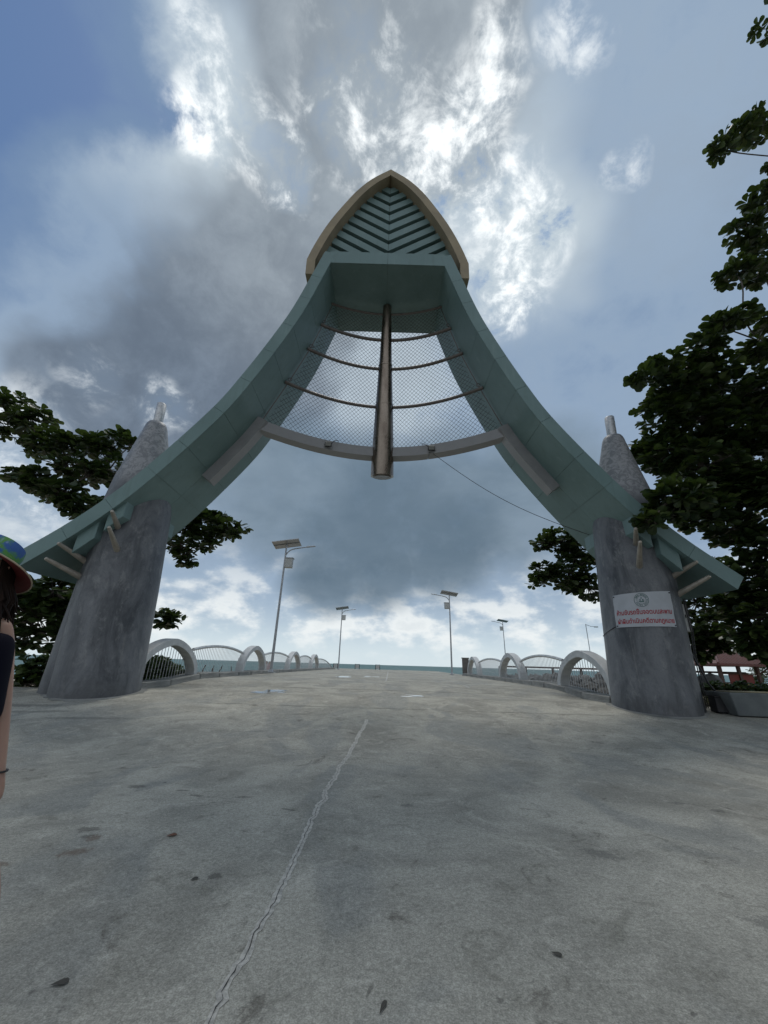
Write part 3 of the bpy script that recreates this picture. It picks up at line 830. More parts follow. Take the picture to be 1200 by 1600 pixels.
def thai(txt, u0, u1, v0, name):
    cu_ = bpy.data.curves.new('t', 'FONT'); cu_.body = txt; cu_.size = 1; cu_.resolution_u = 2; cu_.offset = .02
    o = bpy.data.objects.new('t', cu_); C.objects.link(o)
    bpy.context.view_layer.update()
    me = bpy.data.meshes.new_from_object(o.evaluated_get(bpy.context.evaluated_depsgraph_get()))
    bpy.data.objects.remove(o); bpy.data.curves.remove(cu_)
    bm = bmesh.new(); bm.from_mesh(me)
    bmesh.ops.subdivide_edges(bm, edges=[e for e in bm.edges if e.calc_length() > .5], cuts=2)
    xs = [v.co.x for v in bm.verts]
    if not xs: bm.free(); return
    mn, mx_ = min(xs), max(xs); sc_ = (u1 - u0) * BW / (mx_ - mn)
    for v in bm.verts:
        u = u0 + (v.co.x - mn) / (mx_ - mn) * (u1 - u0); vv = v0 + v.co.y * sc_ * 1.25 / BH
        v.co = on_pillar(u, vv, .022) - BO
    bm.to_mesh(me); bm.free(); me.materials.clear(); me.materials.append(M_redink)
    link(name, me, banner)
thai('ห้ามขับรถขึ้นจอดบนสะพาน', .05, .955, .36, 'lettering')
thai('ฝ่าฝืนดำเนินคดีตามกฎหมาย', .05, .975, .105, 'lettering')
# round seal: two rings, a boat and dots around
b = MB()
def disc_ring(r0, r1, n_=40):
    vs_ = []
    for k in range(n_):
        a = 2 * math.pi * k / n_
        for r_ in (r0, r1): vs_.append(on_pillar(.485 + r_ * math.cos(a) / BW, .77 + r_ * math.sin(a) / BH, .022))
    b.add(vs_, [(2 * k, 2 * k + 1, (2 * k + 3) % (2 * n_), (2 * k + 2) % (2 * n_)) for k in range(n_)])
disc_ring(.158, .168); disc_ring(.098, .105)
def patch(pts_):
    b.add([on_pillar(.485 + x / BW, .77 + y / BH, .022) for x, y in pts_], [tuple(range(len(pts_)))])
for k in range(22):
    a = math.pi * (1.08 + 1.84 * k / 22) if k % 6 else 0
    if a:
        c_, s_ = math.cos(a), math.sin(a)
        patch([(c_ * .116 - s_ * .008, s_ * .116 + c_ * .008), (c_ * .116 + s_ * .008, s_ * .116 - c_ * .008), (c_ * .143 + s_ * .008, s_ * .143 - c_ * .008), (c_ * .143 - s_ * .008, s_ * .143 + c_ * .008)])
for k in range(12):
    a = math.pi * (.12 + .76 * k / 11); c_, s_ = math.cos(a), math.sin(a)
    patch([(c_ * .118 - s_ * .01, s_ * .118 + c_ * .01), (c_ * .118 + s_ * .006, s_ * .118 - c_ * .006), (c_ * .142 + s_ * .01, s_ * .142 - c_ * .01)])
patch([(-.07, -.02), (-.045, -.055), (.045, -.055), (.07, -.015), (.03, -.03), (-.03, -.03)])
patch([(-.05, -.01), (-.03, .03), (-.012, .0), (-.005, -.02)]); patch([(-.02, .035), (.0, .075), (.022, .04), (.005, .03)]); patch([(.01, -.02), (.03, .03), (.055, .0), (.045, -.02)])
banner_part(b, 'seal', M_greenink)
for u, v in ((.025, .95), (.975, .955), (.03, .045), (.975, .04)):
    b = MB(); p = on_pillar(u, v, .018); d = (p - Vector((PAX[1](p.z), PY, p.z))).normalized()
    b.tube([p - d * .01, p + d * .02], .016, 10); banner_part(b, 'grommet', M_dark)
# tie cord round the pillar below the banner
b = MB(); pa = []
for k in range(40):
    a = ba0 - R(2) - k * R(150) / 39; z = 2.3 - .18 * math.sin(min(1, k / 12) * 1.57); r = prof_r(z) + .012
    pa.append((PAX[1](z) + r * math.sin(a), PY - r * math.cos(a), z))
b.tube(pa, .008, 5); banner_part(b, 'tie_cord', M_dark)

# ------------------------------------------------------------------ fittings on the gate
def floodlight(pos, tilt, label):
    e = empty('floodlight', pos, tilt, label=label, cat='floodlight', group='floodlights on the curved band')
    b = MB(); b.box((-.12, -.10, -.02), (.12, -.05, .17)); b.build('housing', M_dark, e, bevel=.012)
    b = MB(); b.box((-.10, -.106, 0), (.10, -.1005, .15)); b.build('lens', mat('lens', (.12, .12, .10), .25), e)
    b = MB(); b.tube([(-.13, -.07, .08), (-.13, .0, -.02), (.13, .0, -.02), (.13, -.07, .08)], .009, 6); b.build('yoke', M_galv, e)
    return e
z_ = 8.46
for (x_, lab, cs) in ((-1.95, 'small floodlight on the curved band left of the mast', 1), (1.78, 'small floodlight on the curved band right of the mast', -1)):
    half = inner_x(8.55) - .30; y = bow(8.38, x_, half, 10.92, mast_y(8.4) - .18)
    e = floodlight((GX + x_, y - .03, z_), 0, lab)
    b = MB(); b.tube([(.08 * cs, -.02, .12), (.2 * cs, -.06, .22), (.3 * cs, .0, .30), (.34 * cs, .08, .33)], .012, 6); b.build('lead', M_dark, e)
# black cable hanging from the band to the right pillar
p0 = Vector((GX + 1.84, 12.15, 8.38)); p1 = Vector((6.55, 11.55, 5.22))
b = MB(); pa = []
for k in range(31):
    f = k / 30; p = p0.lerp(p1, f); p.z -= .40 * math.sin(math.pi * f) * (1 - .15 * f); pa.append(p)
b.tube(pa, .009, 6)
tag(b.build('cable', M_dark, fix=True), 'thin black cable sagging from the curved band to the right pillar', 'cable')

# control cabinet and conduits on the outer side of the right pillar
cab = empty('control_cabinet', (8.42, 11.05, 2.28), R(20), label='grey metal control cabinet on the outer side of the right pillar', cat='cabinet')
b = MB(); b.box((-.26, -.13, 0), (.2, .13, .75)); b.build('body', M_boxgrey, cab, bevel=.01)
b = MB(); b.box((-.23, -.145, .04), (.03, -.132, .71)); b.build('door', M_boxgrey, cab)
b = MB(); b.tube([(-.0, -.15, .35), (-.0, -.16, .45)], .012, 8); b.build('handle', M_dark, cab)
for xo in (.08, .15):
    b = MB(); b.tube([(xo, -.15, .9), (xo, -.15, 0), (xo - .05, -.10, -.6), (xo - .02, -.05, -2.0)], .013, 8); b.build('conduit', M_dark, cab)
b = MB()
tag(MB().tube([(8.1, 10.55, 1.7), (8.3, 10.5, 1.0), (8.55, 10.45, .55), (8.7, 10.4, .5)], .02, 8).build('drain_pipe', M_dark), 'thin dark pipe leaning at the foot of the right pillar', 'pipe')
bx_ = empty('junction_box', (8.48, 10.45, gz(10.45)), R(-12), label='black box on the ground at the foot of the right pillar', cat='box')
b = MB(); b.box((-.22, -.16, .02), (.18, .16, .36)); b.build('body', M_dark, bx_, bevel=.015)
b = MB(); b.box((-.23, -.17, .362), (.19, .17, .39)); b.build('lid', M_dark, bx_)

# ------------------------------------------------------------------ parapet: white arches with railing between them
ARC_L = 3.7; ARC_H = 1.22
def arch_mesh():
    b = MB(); N_ = 28; rr = []
    for i in range(N_ + 1):
        t = -1 + 2 * i / N_
        a = math.pi * (1 - i / N_); yo = ARC_L / 2 * math.copysign(abs(math.cos(a)) ** 1.25, math.cos(a)); zo = ARC_H * math.sin(a) ** .92 if math.sin(a) > 1e-6 else 0
        hw = ARC_L / 2 - .25; hh = ARC_H - .21
        yi = hw * math.copysign(abs(math.cos(a)) ** 1.25, math.cos(a)); zi = hh * math.sin(a) ** .92 if math.sin(a) > 1e-6 else 0
        rr += [(-.17, yo, zo), (.17, yo, zo), (.17, yi, zi), (-.17, yi, zi)]
    b.add(rr, [(i * 4 + k, i * 4 + (k + 1) % 4, (i + 1) * 4 + (k + 1) % 4, (i + 1) * 4 + k) for i in range(N_) for k in range(4)] + [(3, 2, 1, 0), tuple(N_ * 4 + k for k in range(4))])
    me = b.mesh('parapet_arch', smooth=True, fix=True, bevel=.012); me.materials.append(M_white); return me
arch_me = arch_mesh()
bal_b = MB(); bal_b.tube([(0, 0, 0), (0, 0, 1)], .009, 5); bal_me = bal_b.mesh('baluster', smooth=True, fix=True); bal_me.materials.append(M_rail)
KERB = .17
RY = math.atan(.024)
ord_ = ['nearest', 'second', 'third', 'fourth']
centres = {-1: [13.15, 21.3, 30.3, 38.6], 1: [13.15, 21.0, 30.2]}
sname = {-1: 'left', 1: 'right'}
def zk(y): return gz(y) + KERB
def railing(sgn, y0, y1, z_end0, z_end1, rise, label, step=.14, droop=False, behind=0):
    ym = (y0 + y1) / 2; base = zk(ym)
    e = empty('railing', (rx(sgn * (6.62 + behind), ym), ym, base), -RY, label=label, cat='railing', group='railings of the pier')
    L_ = y1 - y0
    def top(f): return z_end0 + (z_end1 - z_end0) * f + rise * 4 * f * (1 - f)
    if top is not None:
        b = MB(); b.tube([(0, -L_ / 2 + L_ * k / 16, top(k / 16)) for k in range(17)], .055, 10); b.build('handrail', M_rail, e, smooth=True)
    n_ = int(L_ / step)
    for k in range(1, n_):
        f = k / n_
        o = link('baluster', bal_me, e, loc=(0, -L_ / 2 + L_ * f, .0)); o.scale.z = max(.05, top(f) - .02)
        o.rotation_euler.x = 0
    return e
for sgn in (-1, 1):
    cs = centres[sgn]
    for i, yc in enumerate(cs):
        o = link('parapet_arch', arch_me, None, loc=(rx(sgn * 6.62, yc), yc, zk(yc) - .02)); o.rotation_euler.z = -RY
        tag(o, f'white concrete parapet arch on the {sname[sgn]} kerb, {ord_[i]} from the gate', 'arch', 'white arches along the pier')
        # screen of bars inside the arch
        e = empty('arch_bars', (rx(sgn * 6.62, yc), yc, zk(yc)), -RY, label=f'thin steel bars filling the {ord_[i]} white arch on the {sname[sgn]}', cat='railing', group='bars inside the arches')
        nb_ = 18
        for k in range(1, nb_):
            yy = -ARC_L / 2 + .3 + (ARC_L - .6) * k / nb_
            cc = min(.999, abs(yy) / (ARC_L / 2 - .28)) ** (1 / 1.25); hh = (ARC_H - .25) * math.sin(math.acos(cc)) ** .92
            ob = link('baluster', bal_me, e, loc=(sgn * .06, yy, 0)); ob.scale.z = hh
    inner = ARC_L / 2 - .22
    yprev = 9.0 if sgn < 0 else 9.0
    railing(sgn, 11.0, cs[0] - inner + .1, .86, .80, .02, f'short stretch of {sname[sgn]} railing beside the gate pillar')
    for i in range(len(cs) - 1):
        railing(sgn, cs[i] + inner - .1, cs[i + 1] - inner + .1, .78, .78, .20, f'{sname[sgn]} pier railing between the {ord_[i]} and {ord_[i + 1]} white arches')
    if sgn < 0: railing(-1, cs[-1] + inner - .1, 50.5, .80, .05, .30, 'last left railing panel curving down to the deck', .2)
# kerbs
for sgn in (-1, 1):
    kb = MB(); kroot = struct(empty(f'kerb_{sname[sgn]}', (rx(sgn * 6.62, 12), 12, 0)))
    y = 11.35; q = random.Random(11 + sgn)
    while y < (51 if sgn < 0 else 33.2):
        L_ = 1.15 + q.random() * .9; gap = .03 + (q.random() < .3) * .09
        b = MB(); y1 = y + L_
        w0, w1 = .34 + q.gauss(0, .015), .30
        h_ = KERB + q.gauss(0, .008)
        P_ = lambda s_, yy, zz: (rx(sgn * (6.62 - s_), yy) - rx(sgn * 6.62, 12), yy - 12, zz)
        pp = [P_(-.30, y, gz(y) - .05), P_(w0, y, gz(y) - .05), P_(w0, y1, gz(y1) - .05), P_(-.30, y1, gz(y1) - .05), P_(-.30, y, gz(y) + h_), P_(w1, y, gz(y) + h_), P_(w1, y1, gz(y1) + h_), P_(-.30, y1, gz(y1) + h_)]
        b.hexa(pp); b.build('kerb_block', M_kerb, kroot, bevel=.02)
        y = y1 + gap
# end wall slab of the right parapet
ew = empty('parapet_end_post', (rx(6.62, 33.6), 33.6, gz(33)), -RY, label='brown upright slab closing the far end of the right parapet', cat='post')
b = MB(); b.box((-.26, -.12, 0), (.26, .12, 1.28)); b.build('slab', mat('brown_slab', (.13, .12, .11), .8, 0, .2, 3), ew, bevel=.015)
b = MB(); b.box((-.30, -.16, 1.282), (.30, .16, 1.36)); b.build('cap', M_kerb, ew, bevel=.01)

# ------------------------------------------------------------------ solar street lamps
def street_lamp(x, y, base, face, label, h=6.95, base_hidden=False, yaw=0):
    e = empty('street_lamp', (x, y, base), yaw, label=label, cat='street lamp', group='solar street lamps on the pier')
    s = face                       # +1: arm points to +x
    b = MB(); b.tube([(0, 0, 0), (0, 0, .4), (0, 0, h)], [.085, .08, .05], 12); b.build('pole', M_galv, e, smooth=True)
    b = MB(); b.box((-.19, -.19, 0), (.19, .19, .03)); 
    b.tube([(0, 0, .03), (0, 0, .16)], [.14, .09], 10); b.build('base_plate', M_galv, e)
    b = MB(); pa = [(0, 0, h - .62), (s * .12, 0, h - .40), (s * .32, 0, h - .24), (s * .6, 0, h - .16), (s * 1.25, 0, h - .04)]
    b.tube(smooth_curve(pa, 4), .032, 8); b.build('arm', M_galv, e, smooth=True)
    b = MB(); b.hexa([(s * 1.2, -.09, h - .07), (s * 1.72, -.07, h + .0), (s * 1.72, .07, h + .0), (s * 1.2, .09, h - .07), (s * 1.2, -.07, h + .0), (s * 1.7, -.05, h + .05), (s * 1.7, .05, h + .05), (s * 1.2, .07, h + .0)])
    b.build('lamp_head', M_galv, e, bevel=.01)
    b = MB(); b.box((-.78, -.48, -.02), (.78, .48, .02)); sp = b.build('solar_panel', M_galv, e, loc=(0, 0, h + .12)); sp.rotation_euler = (R(-10), R(-9 * s), 0)
    for i in range(4):
        b = MB(); b.box((-.75 + i * .378, -.45, .0202), (-.75 + i * .378 + .36, .45, .024)); c_ = b.build('cell_strip', M_panelblue, sp)
    b = MB(); b.box((-.75, -.04, -.055), (.75, .04, -.021)); b.build('panel_bracket', M_galv, sp)
    b = MB(); b.tube([(0, 0, h), (0, 0, h + .10)], .06, 8); b.build('panel_mount', M_galv, e)
    b = MB(); b.box((s * .05 if s > 0 else -.47, -.17, h - 1.32), (.47 if s > 0 else -.05, .17, h - .78)); bb = b.build('battery_box', M_boxgrey, e, bevel=.01)
    b = MB(); b.box((s * .03 if s > 0 else -.52, -.2, h - .778), (.52 if s > 0 else -.03, .2, h - .75)); b.build('box_lid', M_galv, bb)
    for k in range(3):
        b = MB(); xx = s * .4715; b.box((min(xx, xx + s * .01), -.12, h - 1.2 + k * .13), (max(xx, xx + s * .01), .12, h - 1.14 + k * .13)); b.build('vent', M_galv, bb)
    return e
street_lamp(-5.72, 22, zk(22) - .08, 1, 'tall solar street lamp on the left kerb, the nearest and largest lamp')
street_lamp(rx(-5.6, 49), 49, gz(49), 1, 'distant solar street lamp at the far left end of the pier')
street_lamp(6.38, 36.5, gz(36), -1, 'solar street lamp standing at the right edge of the deck beyond the parapet')
street_lamp(18.75, 61, -.2, -1, 'small distant solar street lamp behind the second right arch', h=8.1)
pp = PD(915, 975, 85)
fl = empty('pole_lamp', (pp.x, 85, -1.0), label='very thin far lamp post with short arm above the nearest right arch', cat='street lamp')
b = MB(); b.tube([(0, 0, 0), (0, 0, pp.z + 1)], .08, 8); b.build('pole', M_galv, fl)
b = MB(); b.tube([(0, 0, pp.z + .9), (1.0, 0, pp.z + .55), (2.1, 0, pp.z + .5)], .05, 6); b.build('arm', M_galv, fl)
b = MB(); b.box((1.8, -.2, pp.z + .35), (2.5, .2, pp.z + .55)); b.build('lamp_head', M_boxgrey, fl)

# small barrier frames at the head of the pier
for i, (px, lab) in enumerate(((524, 'small metal barrier frame at the pier head beside the far left lamp'), (558, 'small metal barrier frame at the pier head, middle one of three'), (590, 'small metal barrier frame at the pier head, rightmost of three'))):
    p = PD(px, 1045, 55)
    e = empty('barrier_frame', (p.x, 55, gz(55)), label=lab, cat='barrier', group='barrier frames at the pier head')
    b = MB(); b.tube([(-.28, 0, 0), (-.28, 0, .62), (.28, 0, .62), (.28, 0, 0)], .045, 6); b.build('frame', M_dark, e)
    b = MB(); b.box((-.24, -.01, .12), (.24, .01, .56)); b.build('plate', M_boxgrey, e)

# ------------------------------------------------------------------ right shore: guard fence, rocks
gf = empty('guard_fence', (14, 33, -.6), label='dark metal guard fence along the shore beyond the right railing', cat='fence')
fx0, fx1, fy0, fy1 = 9.6, 24.0, 33.0, 27.0
ft = 1.95; fz = -.6
nP = 9
for k in range(nP):
    f = k / (nP - 1); x, y = fx0 + (fx1 - fx0) * f, fy0 + (fy1 - fy0) * f
    b = MB(); b.box((x - 14 - .07, y - 33 - .07, 0), (x - 14 + .07, y - 33 + .07, ft)); b.build('post', M_wood, gf)
for zz, r_ in ((ft, .06), (ft * .35, .05)):
    b = MB(); b.tube([(fx0 - 14, fy0 - 33, zz), (fx1 - 14, fy1 - 33, zz)], r_, 8); b.build('rail', M_wood, gf)
qr = random.Random(5)
rk = struct(empty('rock_revetment', (10, 28, -.4)))
rock_mes = []
for s in range(5):
    bm = bmesh.new(); bmesh.ops.create_icosphere(bm, subdivisions=2, radius=1); r_ = random.Random(s)
    pl = [Vector((r_.gauss(0, 1), r_.gauss(0, 1), r_.gauss(0, 1))).normalized() for _ in range(9)]
    for v in bm.verts:
        for n_ in pl:
            d = v.co.dot(n_) - .68
            if d > 0: v.co -= n_ * d
        v.co *= 1 + r_.gauss(0, .03)
    me = bpy.data.meshes.new('rock'); bm.to_mesh(me); bm.free(); me.materials.append(M_rock); rock_mes.append(me)
for k in range(150):
    y = 15 + qr.random() * 18; x = 7.9 + qr.random() * 4.5 + (y - 15) * .05
    o = link('rock', qr.choice(rock_mes), rk, loc=(x - 10, y - 28, (tz(x, y) + qr.random() * .3) + .4))
    s = .28 + qr.random() * .42; o.scale = (s * 1.3, s, s * .8); o.rotation_euler = (qr.random() * 6, qr.random() * 6, qr.random() * 6)

# ------------------------------------------------------------------ vegetation
def leaf_verts(L_, w_, fold=.25, droop=.2):
    # obovate leaf: stalk at the origin, along +x, widest near the tip
    o = []
    for t_, h_ in ((.30, .24), (.62, .47), (.84, .46), (.97, .24)): o.append((t_, h_))
    zz = lambda t_, h_: fold * w_ * abs(h_) * .9 - droop * L_ * .5 * t_ * t_
    pts_ = [(0, 0, 0)] + [(L_ * t_, w_ * h_, zz(t_, h_)) for t_, h_ in o] + [(L_ * t_, -w_ * h_, zz(t_, h_)) for t_, h_ in reversed(o)] + [(L_ * .62, 0, -droop * L_ * .19)]
    return pts_
LF = [(k, 9, (k + 1) % 9) for k in range(9)]
leaf_me = MB().add(leaf_verts(1, .62), LF).mesh('leaf'); leaf_me.materials.append(M_leaf)
def leaf_matrix(q, pos, d, size, roll=None):
    d = d.normalized(); up = Vector((0, 0, 1)); side = up.cross(d)
    if side.length < .05: side = Vector((1, 0, 0))
    side.normalize(); nz = d.cross(side).normalized()
    r_ = q.gauss(0, .55) if roll is None else roll
    s2 = side * math.cos(r_) + nz * math.sin(r_); n2 = d.cross(s2).normalized()
    m_ = Matrix((( d.x, s2.x, n2.x, 0), (d.y, s2.y, n2.y, 0), (d.z, s2.z, n2.z, 0), (0, 0, 0, 1)))
    return Matrix.Translation(pos) @ m_ @ Matrix.Diagonal((size, size, size, 1))
LV = [Vector(v) for v in leaf_verts(1, .62)]
def tree(name, label, base, trunk_top, blobs, trunk_r, seed, leaf=.22, per=9, dens=1.0, parts=0, cat='tree', group=None, mleaf=None, boughs=()):
    q = random.Random(seed)
    e = empty(name, base, label=label, cat=cat, group=group); base = Vector(base); tt = Vector(trunk_top)
    tk = MB(); mid = (base + tt) / 2 + Vector((q.gauss(0, .15), q.gauss(0, .15), 0))
    pa = smooth_curve3([base - Vector((0, 0, .2)), base + Vector((0, 0, .5)), mid, tt], 5)
    tk.tube([p - base for p in pa], [trunk_r * (1.35 if i == 0 else 1.0 - .55 * i / len(pa)) for i in range(len(pa))], 12)
    tk.build('trunk', M_bark, e, smooth=True)
    lv, lf, mats = [], [], []
    nodes = [mid.lerp(tt, .6), tt]
    bnodes = []
    for bg_ in boughs:
        pp_ = smooth_curve3([tt] + [Vector(p) for p in bg_], 5); lb = MB(); lb.tube([p - base for p in pp_], [max(.03, trunk_r * .5 * (1 - .75 * i / (len(pp_) - 1))) for i in range(len(pp_))], 8)
        lb.build('bough', M_bark, e, smooth=True); nodes += pp_[4:]; bnodes += pp_[4:]
    for (c, r_, cnt) in sorted(blobs, key=lambda b_: (Vector(b_[0]) - tt).length):
        c = Vector(c)
        # limb to this clump
        near_ = [n_ for n_ in bnodes if (n_ - c).length < 3.2]
        anchor = min(near_ or nodes, key=lambda n_: (n_ - c).length + .25 * (n_ - tt).length); nodes.append(c)
        Ld = (anchor - c).length; kn = anchor.lerp(c, .5) + Vector((q.gauss(0, .08), q.gauss(0, .08), .06)) * Ld
        lb = MB(); pp_ = smooth_curve3([anchor, kn, c], 4); lb.tube([p - base for p in pp_], [max(.022, trunk_r * (.30 * max(.25, 1 - (c - tt).length / 9)) * (1 - .5 * i / (len(pp_) - 1))) for i in range(len(pp_))], 7)
        limb = lb.build('branch', M_bark, e, smooth=True)
        tw = MB()
        for k in range(max(1, int(cnt * dens))):
            while True:
                o = Vector((q.uniform(-1, 1), q.uniform(-1, 1), q.uniform(-1, 1)))
                if o.length < 1: break
            o = o * (o.length ** -.25 if o.length > .02 else 1)
            p = c + Vector((o.x, o.y, o.z * .8)) * r_
            if q.random() < .6:
                s0 = c.lerp(p, .25 * q.random()); tw.tube([s0 - base, s0.lerp(p, .55) + Vector((0, 0, -.04)) - base, p - base], [.016, .012, .007], 4, caps=False)
            ax_ = (p - c).normalized() * .5 + Vector((q.gauss(0, .35), q.gauss(0, .35), .25)); ph = q.random() * 6.28
            for j in range(per):
                a = ph + j * 2.4; out = Vector((math.cos(a), math.sin(a), 0)) + ax_ * .7 + Vector((0, 0, q.uniform(-.55, .25)))
                mats.append(leaf_matrix(q, p + out.normalized() * .02 - base, out, leaf * q.uniform(.6, 1.15)))
        if tw.v: tw.build('twigs', M_bark, limb, fix=False)['kind'] = 'stuff'
    # leaves that show largest are single parts
    if parts:
        mats.sort(key=lambda m_: (m_.translation + base - Vector((0, 0, EYE))).length)
        for m_ in mats[:parts]:
            o = link('leaf', leaf_me, e); o.matrix_basis = m_
        mats = mats[parts:]
    for m_ in mats:
        b0 = len(lv); lv += [tuple(m_ @ v) for v in LV]; lf += [tuple(i + b0 for i in f) for f in LF]
    me = bpy.data.meshes.new('crown'); me.from_pydata(lv, [], lf); me.materials.append(mleaf or M_leaf); me.update()
    cr = link('crown', me, e); cr['kind'] = 'stuff'
    return e
def smooth_curve3(pts_, k):
    r = []; P_ = [Vector(p) for p in pts_]
    for i in range(len(P_) - 1):
        p0 = P_[max(0, i - 1)]; p1 = P_[i]; p2 = P_[i + 1]; p3 = P_[min(len(P_) - 1, i + 2)]
        for s in range(k):
            t = s / k; r.append(.5 * (2 * p1 + (p2 - p0) * t + (2 * p0 - 5 * p1 + 4 * p2 - p3) * t * t + (3 * p1 - p0 - 3 * p2 + p3) * t ** 3))
    r.append(P_[-1]); return r
def blob(px, py, rpx, D, cnt):
    p = PD(px, py, D); axial = D * math.cos(_th) + (p.z - EYE) * math.sin(_th)
    return (p, rpx * axial / 600, cnt)
# right foreground tree: trunk stands just outside the picture
RT = [blob(*a) for a in [
    (1214, 245, 12, 8.6, 6), (1206, 500, 18, 9.2, 12),
    (1197, 45, 16, 8.5, 7), (1190, 195, 24, 8.5, 16), (1158, 208, 18, 8.6, 12), (1125, 232, 15, 8.8, 9), (1192, 308, 20, 8.6, 14), (1168, 360, 22, 8.8, 15), (1195, 375, 22, 8.8, 14), (1150, 428, 20, 9, 14), (1192, 425, 20, 9, 12),
    (1130, 512, 22, 9, 16), (1160, 493, 12, 9, 8), (1095, 545, 24, 9.3, 18), (1190, 545, 22, 9.4, 18), (1005, 590, 14, 9.6, 9), (1035, 572, 20, 9.6, 14), (1060, 600, 32, 10, 34), (1110, 590, 38, 10, 42), (1160, 615, 40, 10, 46), (1200, 620, 40, 10, 40),
    (1040, 645, 34, 10.5, 40), (1095, 655, 44, 10.5, 62), (1150, 680, 46, 10.3, 66), (1200, 690, 46, 10, 56), (1010, 700, 20, 11.5, 18), (1045, 710, 40, 11, 56), (1100, 730, 46, 10.6, 70), (1155, 755, 42, 10.4, 60), (1195, 765, 38, 10, 46),
    (1055, 780, 36, 9.2, 44), (1020, 812, 14, 9.1, 9), (1100, 800, 34, 10.4, 40), (1140, 830, 30, 11, 28), (1170, 815, 22, 11, 16), (1195, 850, 32, 10.5, 34), (1180, 905, 36, 11, 44), (1150, 945, 26, 11.5, 26), (1195, 960, 36, 11, 44), (1170, 995, 24, 11.5, 24), (1197, 1015, 22, 11.5, 20)]]
qc = random.Random(77)
def in_view(p_):
    q_ = cam.matrix_world.inverted() @ Vector(p_); 
    if q_.z > -.3: return False
    return abs(q_.x / -q_.z) * 600 < 760 and abs(q_.y / -q_.z) * 600 < 960
for k in range(90):                     # the crown goes on to the right and over the viewer's right shoulder
    p_ = (qc.uniform(4.5, 16), qc.uniform(-4, 9), qc.uniform(7.0, 12.5))
    if not in_view(p_): RT.append((Vector(p_), qc.uniform(.9, 1.3), 15))
tree('almond_tree', 'big dark sea almond tree leaning in over the right end of the gate', (12.6, 8.6, 0), (12.2, 9.0, 6.0), RT, .30, 21, .33, 8, 1.35, 280, boughs=([PD(1330, 500, 9.2), PD(1300, 330, 8.9), PD(1290, 180, 8.7), PD(1290, 40, 8.5)], [PD(1320, 640, 9.8), PD(1240, 560, 9.8)]))
RB = [blob(*a) for a in [(872, 845, 24, 15.5, 26), (848, 848, 12, 15.5, 8), (905, 860, 30, 15.5, 40), (850, 893, 18, 15.5, 18), (890, 895, 34, 15.5, 48), (918, 918, 26, 15.5, 30), (842, 912, 10, 15.5, 6), (960, 880, 40, 16, 40), (1020, 900, 44, 16, 50), (1090, 940, 40, 15, 56), (1110, 985, 32, 14, 44), (1085, 1015, 22, 14.5, 26), (1115, 905, 40, 15, 46), (1130, 1000, 20, 14, 18)]]
tree('almond_tree', 'sea almond tree behind the right pillar with leaves on both sides of it', (10.1, 15.6, .1), (9.6, 15.6, 4.2), RB, .22, 5, .30, 8, 1.5, 120)
LT = [blob(*a) for a in [(20, 632, 22, 13, 20), (50, 655, 28, 13, 34), (85, 690, 26, 13, 30), (12, 668, 18, 13, 14), (60, 700, 18, 13, 16), (30, 740, 14, 12.5, 10), (60, 752, 22, 12.5, 26), (95, 772, 24, 12.5, 30), (130, 788, 24, 12.8, 30), (105, 725, 22, 13, 20), (135, 745, 24, 13, 28), (150, 700, 26, 13.5, 32), (185, 690, 16, 13.5, 14), (170, 735, 28, 13.5, 36), (205, 695, 10, 13.5, 6), (130, 690, 10, 13, 6),
    (300, 812, 28, 15, 38), (340, 822, 24, 15, 32), (370, 828, 12, 15, 10), (282, 850, 26, 15, 30), (292, 872, 12, 15, 9), (320, 850, 16, 15, 14), (258, 965, 16, 15, 14), (275, 962, 8, 15, 5),
    (40, 925, 34, 12.5, 44), (85, 925, 34, 12.5, 46), (115, 955, 28, 12.5, 36), (60, 965, 34, 12.5, 44), (30, 1000, 18, 12.5, 14), (100, 1000, 22, 12.5, 22)]]
tree('almond_tree', 'sea almond tree behind the left pillar, leaves over and under the beam', (-10.6, 13.8, .1), (-10.2, 13.8, 4.5), LT, .22, 9, .34, 8, 1.15, 280)
LS = [blob(*a) for a in [(45, 1040, 18, 11.6, 16), (70, 1045, 22, 11.6, 22), (55, 1068, 20, 11.6, 18), (85, 1070, 18, 11.6, 16), (25, 1075, 12, 11.6, 8)]]
tree('shrub', 'leafy young almond shrub at the foot of the left pillar', (PD(60, 1088, 11.6).x, 11.6, .2), tuple(PD(62, 1060, 11.6)), LS, .035, 31, .24, 8, 1.4, 60, cat='shrub')
HB = [((-7.45 - .4 * (k % 2), 11.9 + k * .55, .86 + .2 * math.sin(k * 1.7) - .03 * k), .5, 40) for k in range(8)]
tree('shrub', 'dense green bush growing behind the nearest left arch', (-7.9, 13.8, .1), (-7.9, 13.8, .55), HB, .05, 41, .17, 9, 2.0, 0, cat='shrub', mleaf=M_hedge)
LHB = [((-7.7 - .5 * (k % 2), 17.2 + k * .8, .40), .28, 16) for k in range(4)]
tree('shrub', 'low bush beyond the kerb between the first two left arches', (-7.9, 18, -.1), (-7.9, 18, .3), LHB, .04, 42, .15, 8, 1.0, 0, cat='shrub', mleaf=M_hedge)
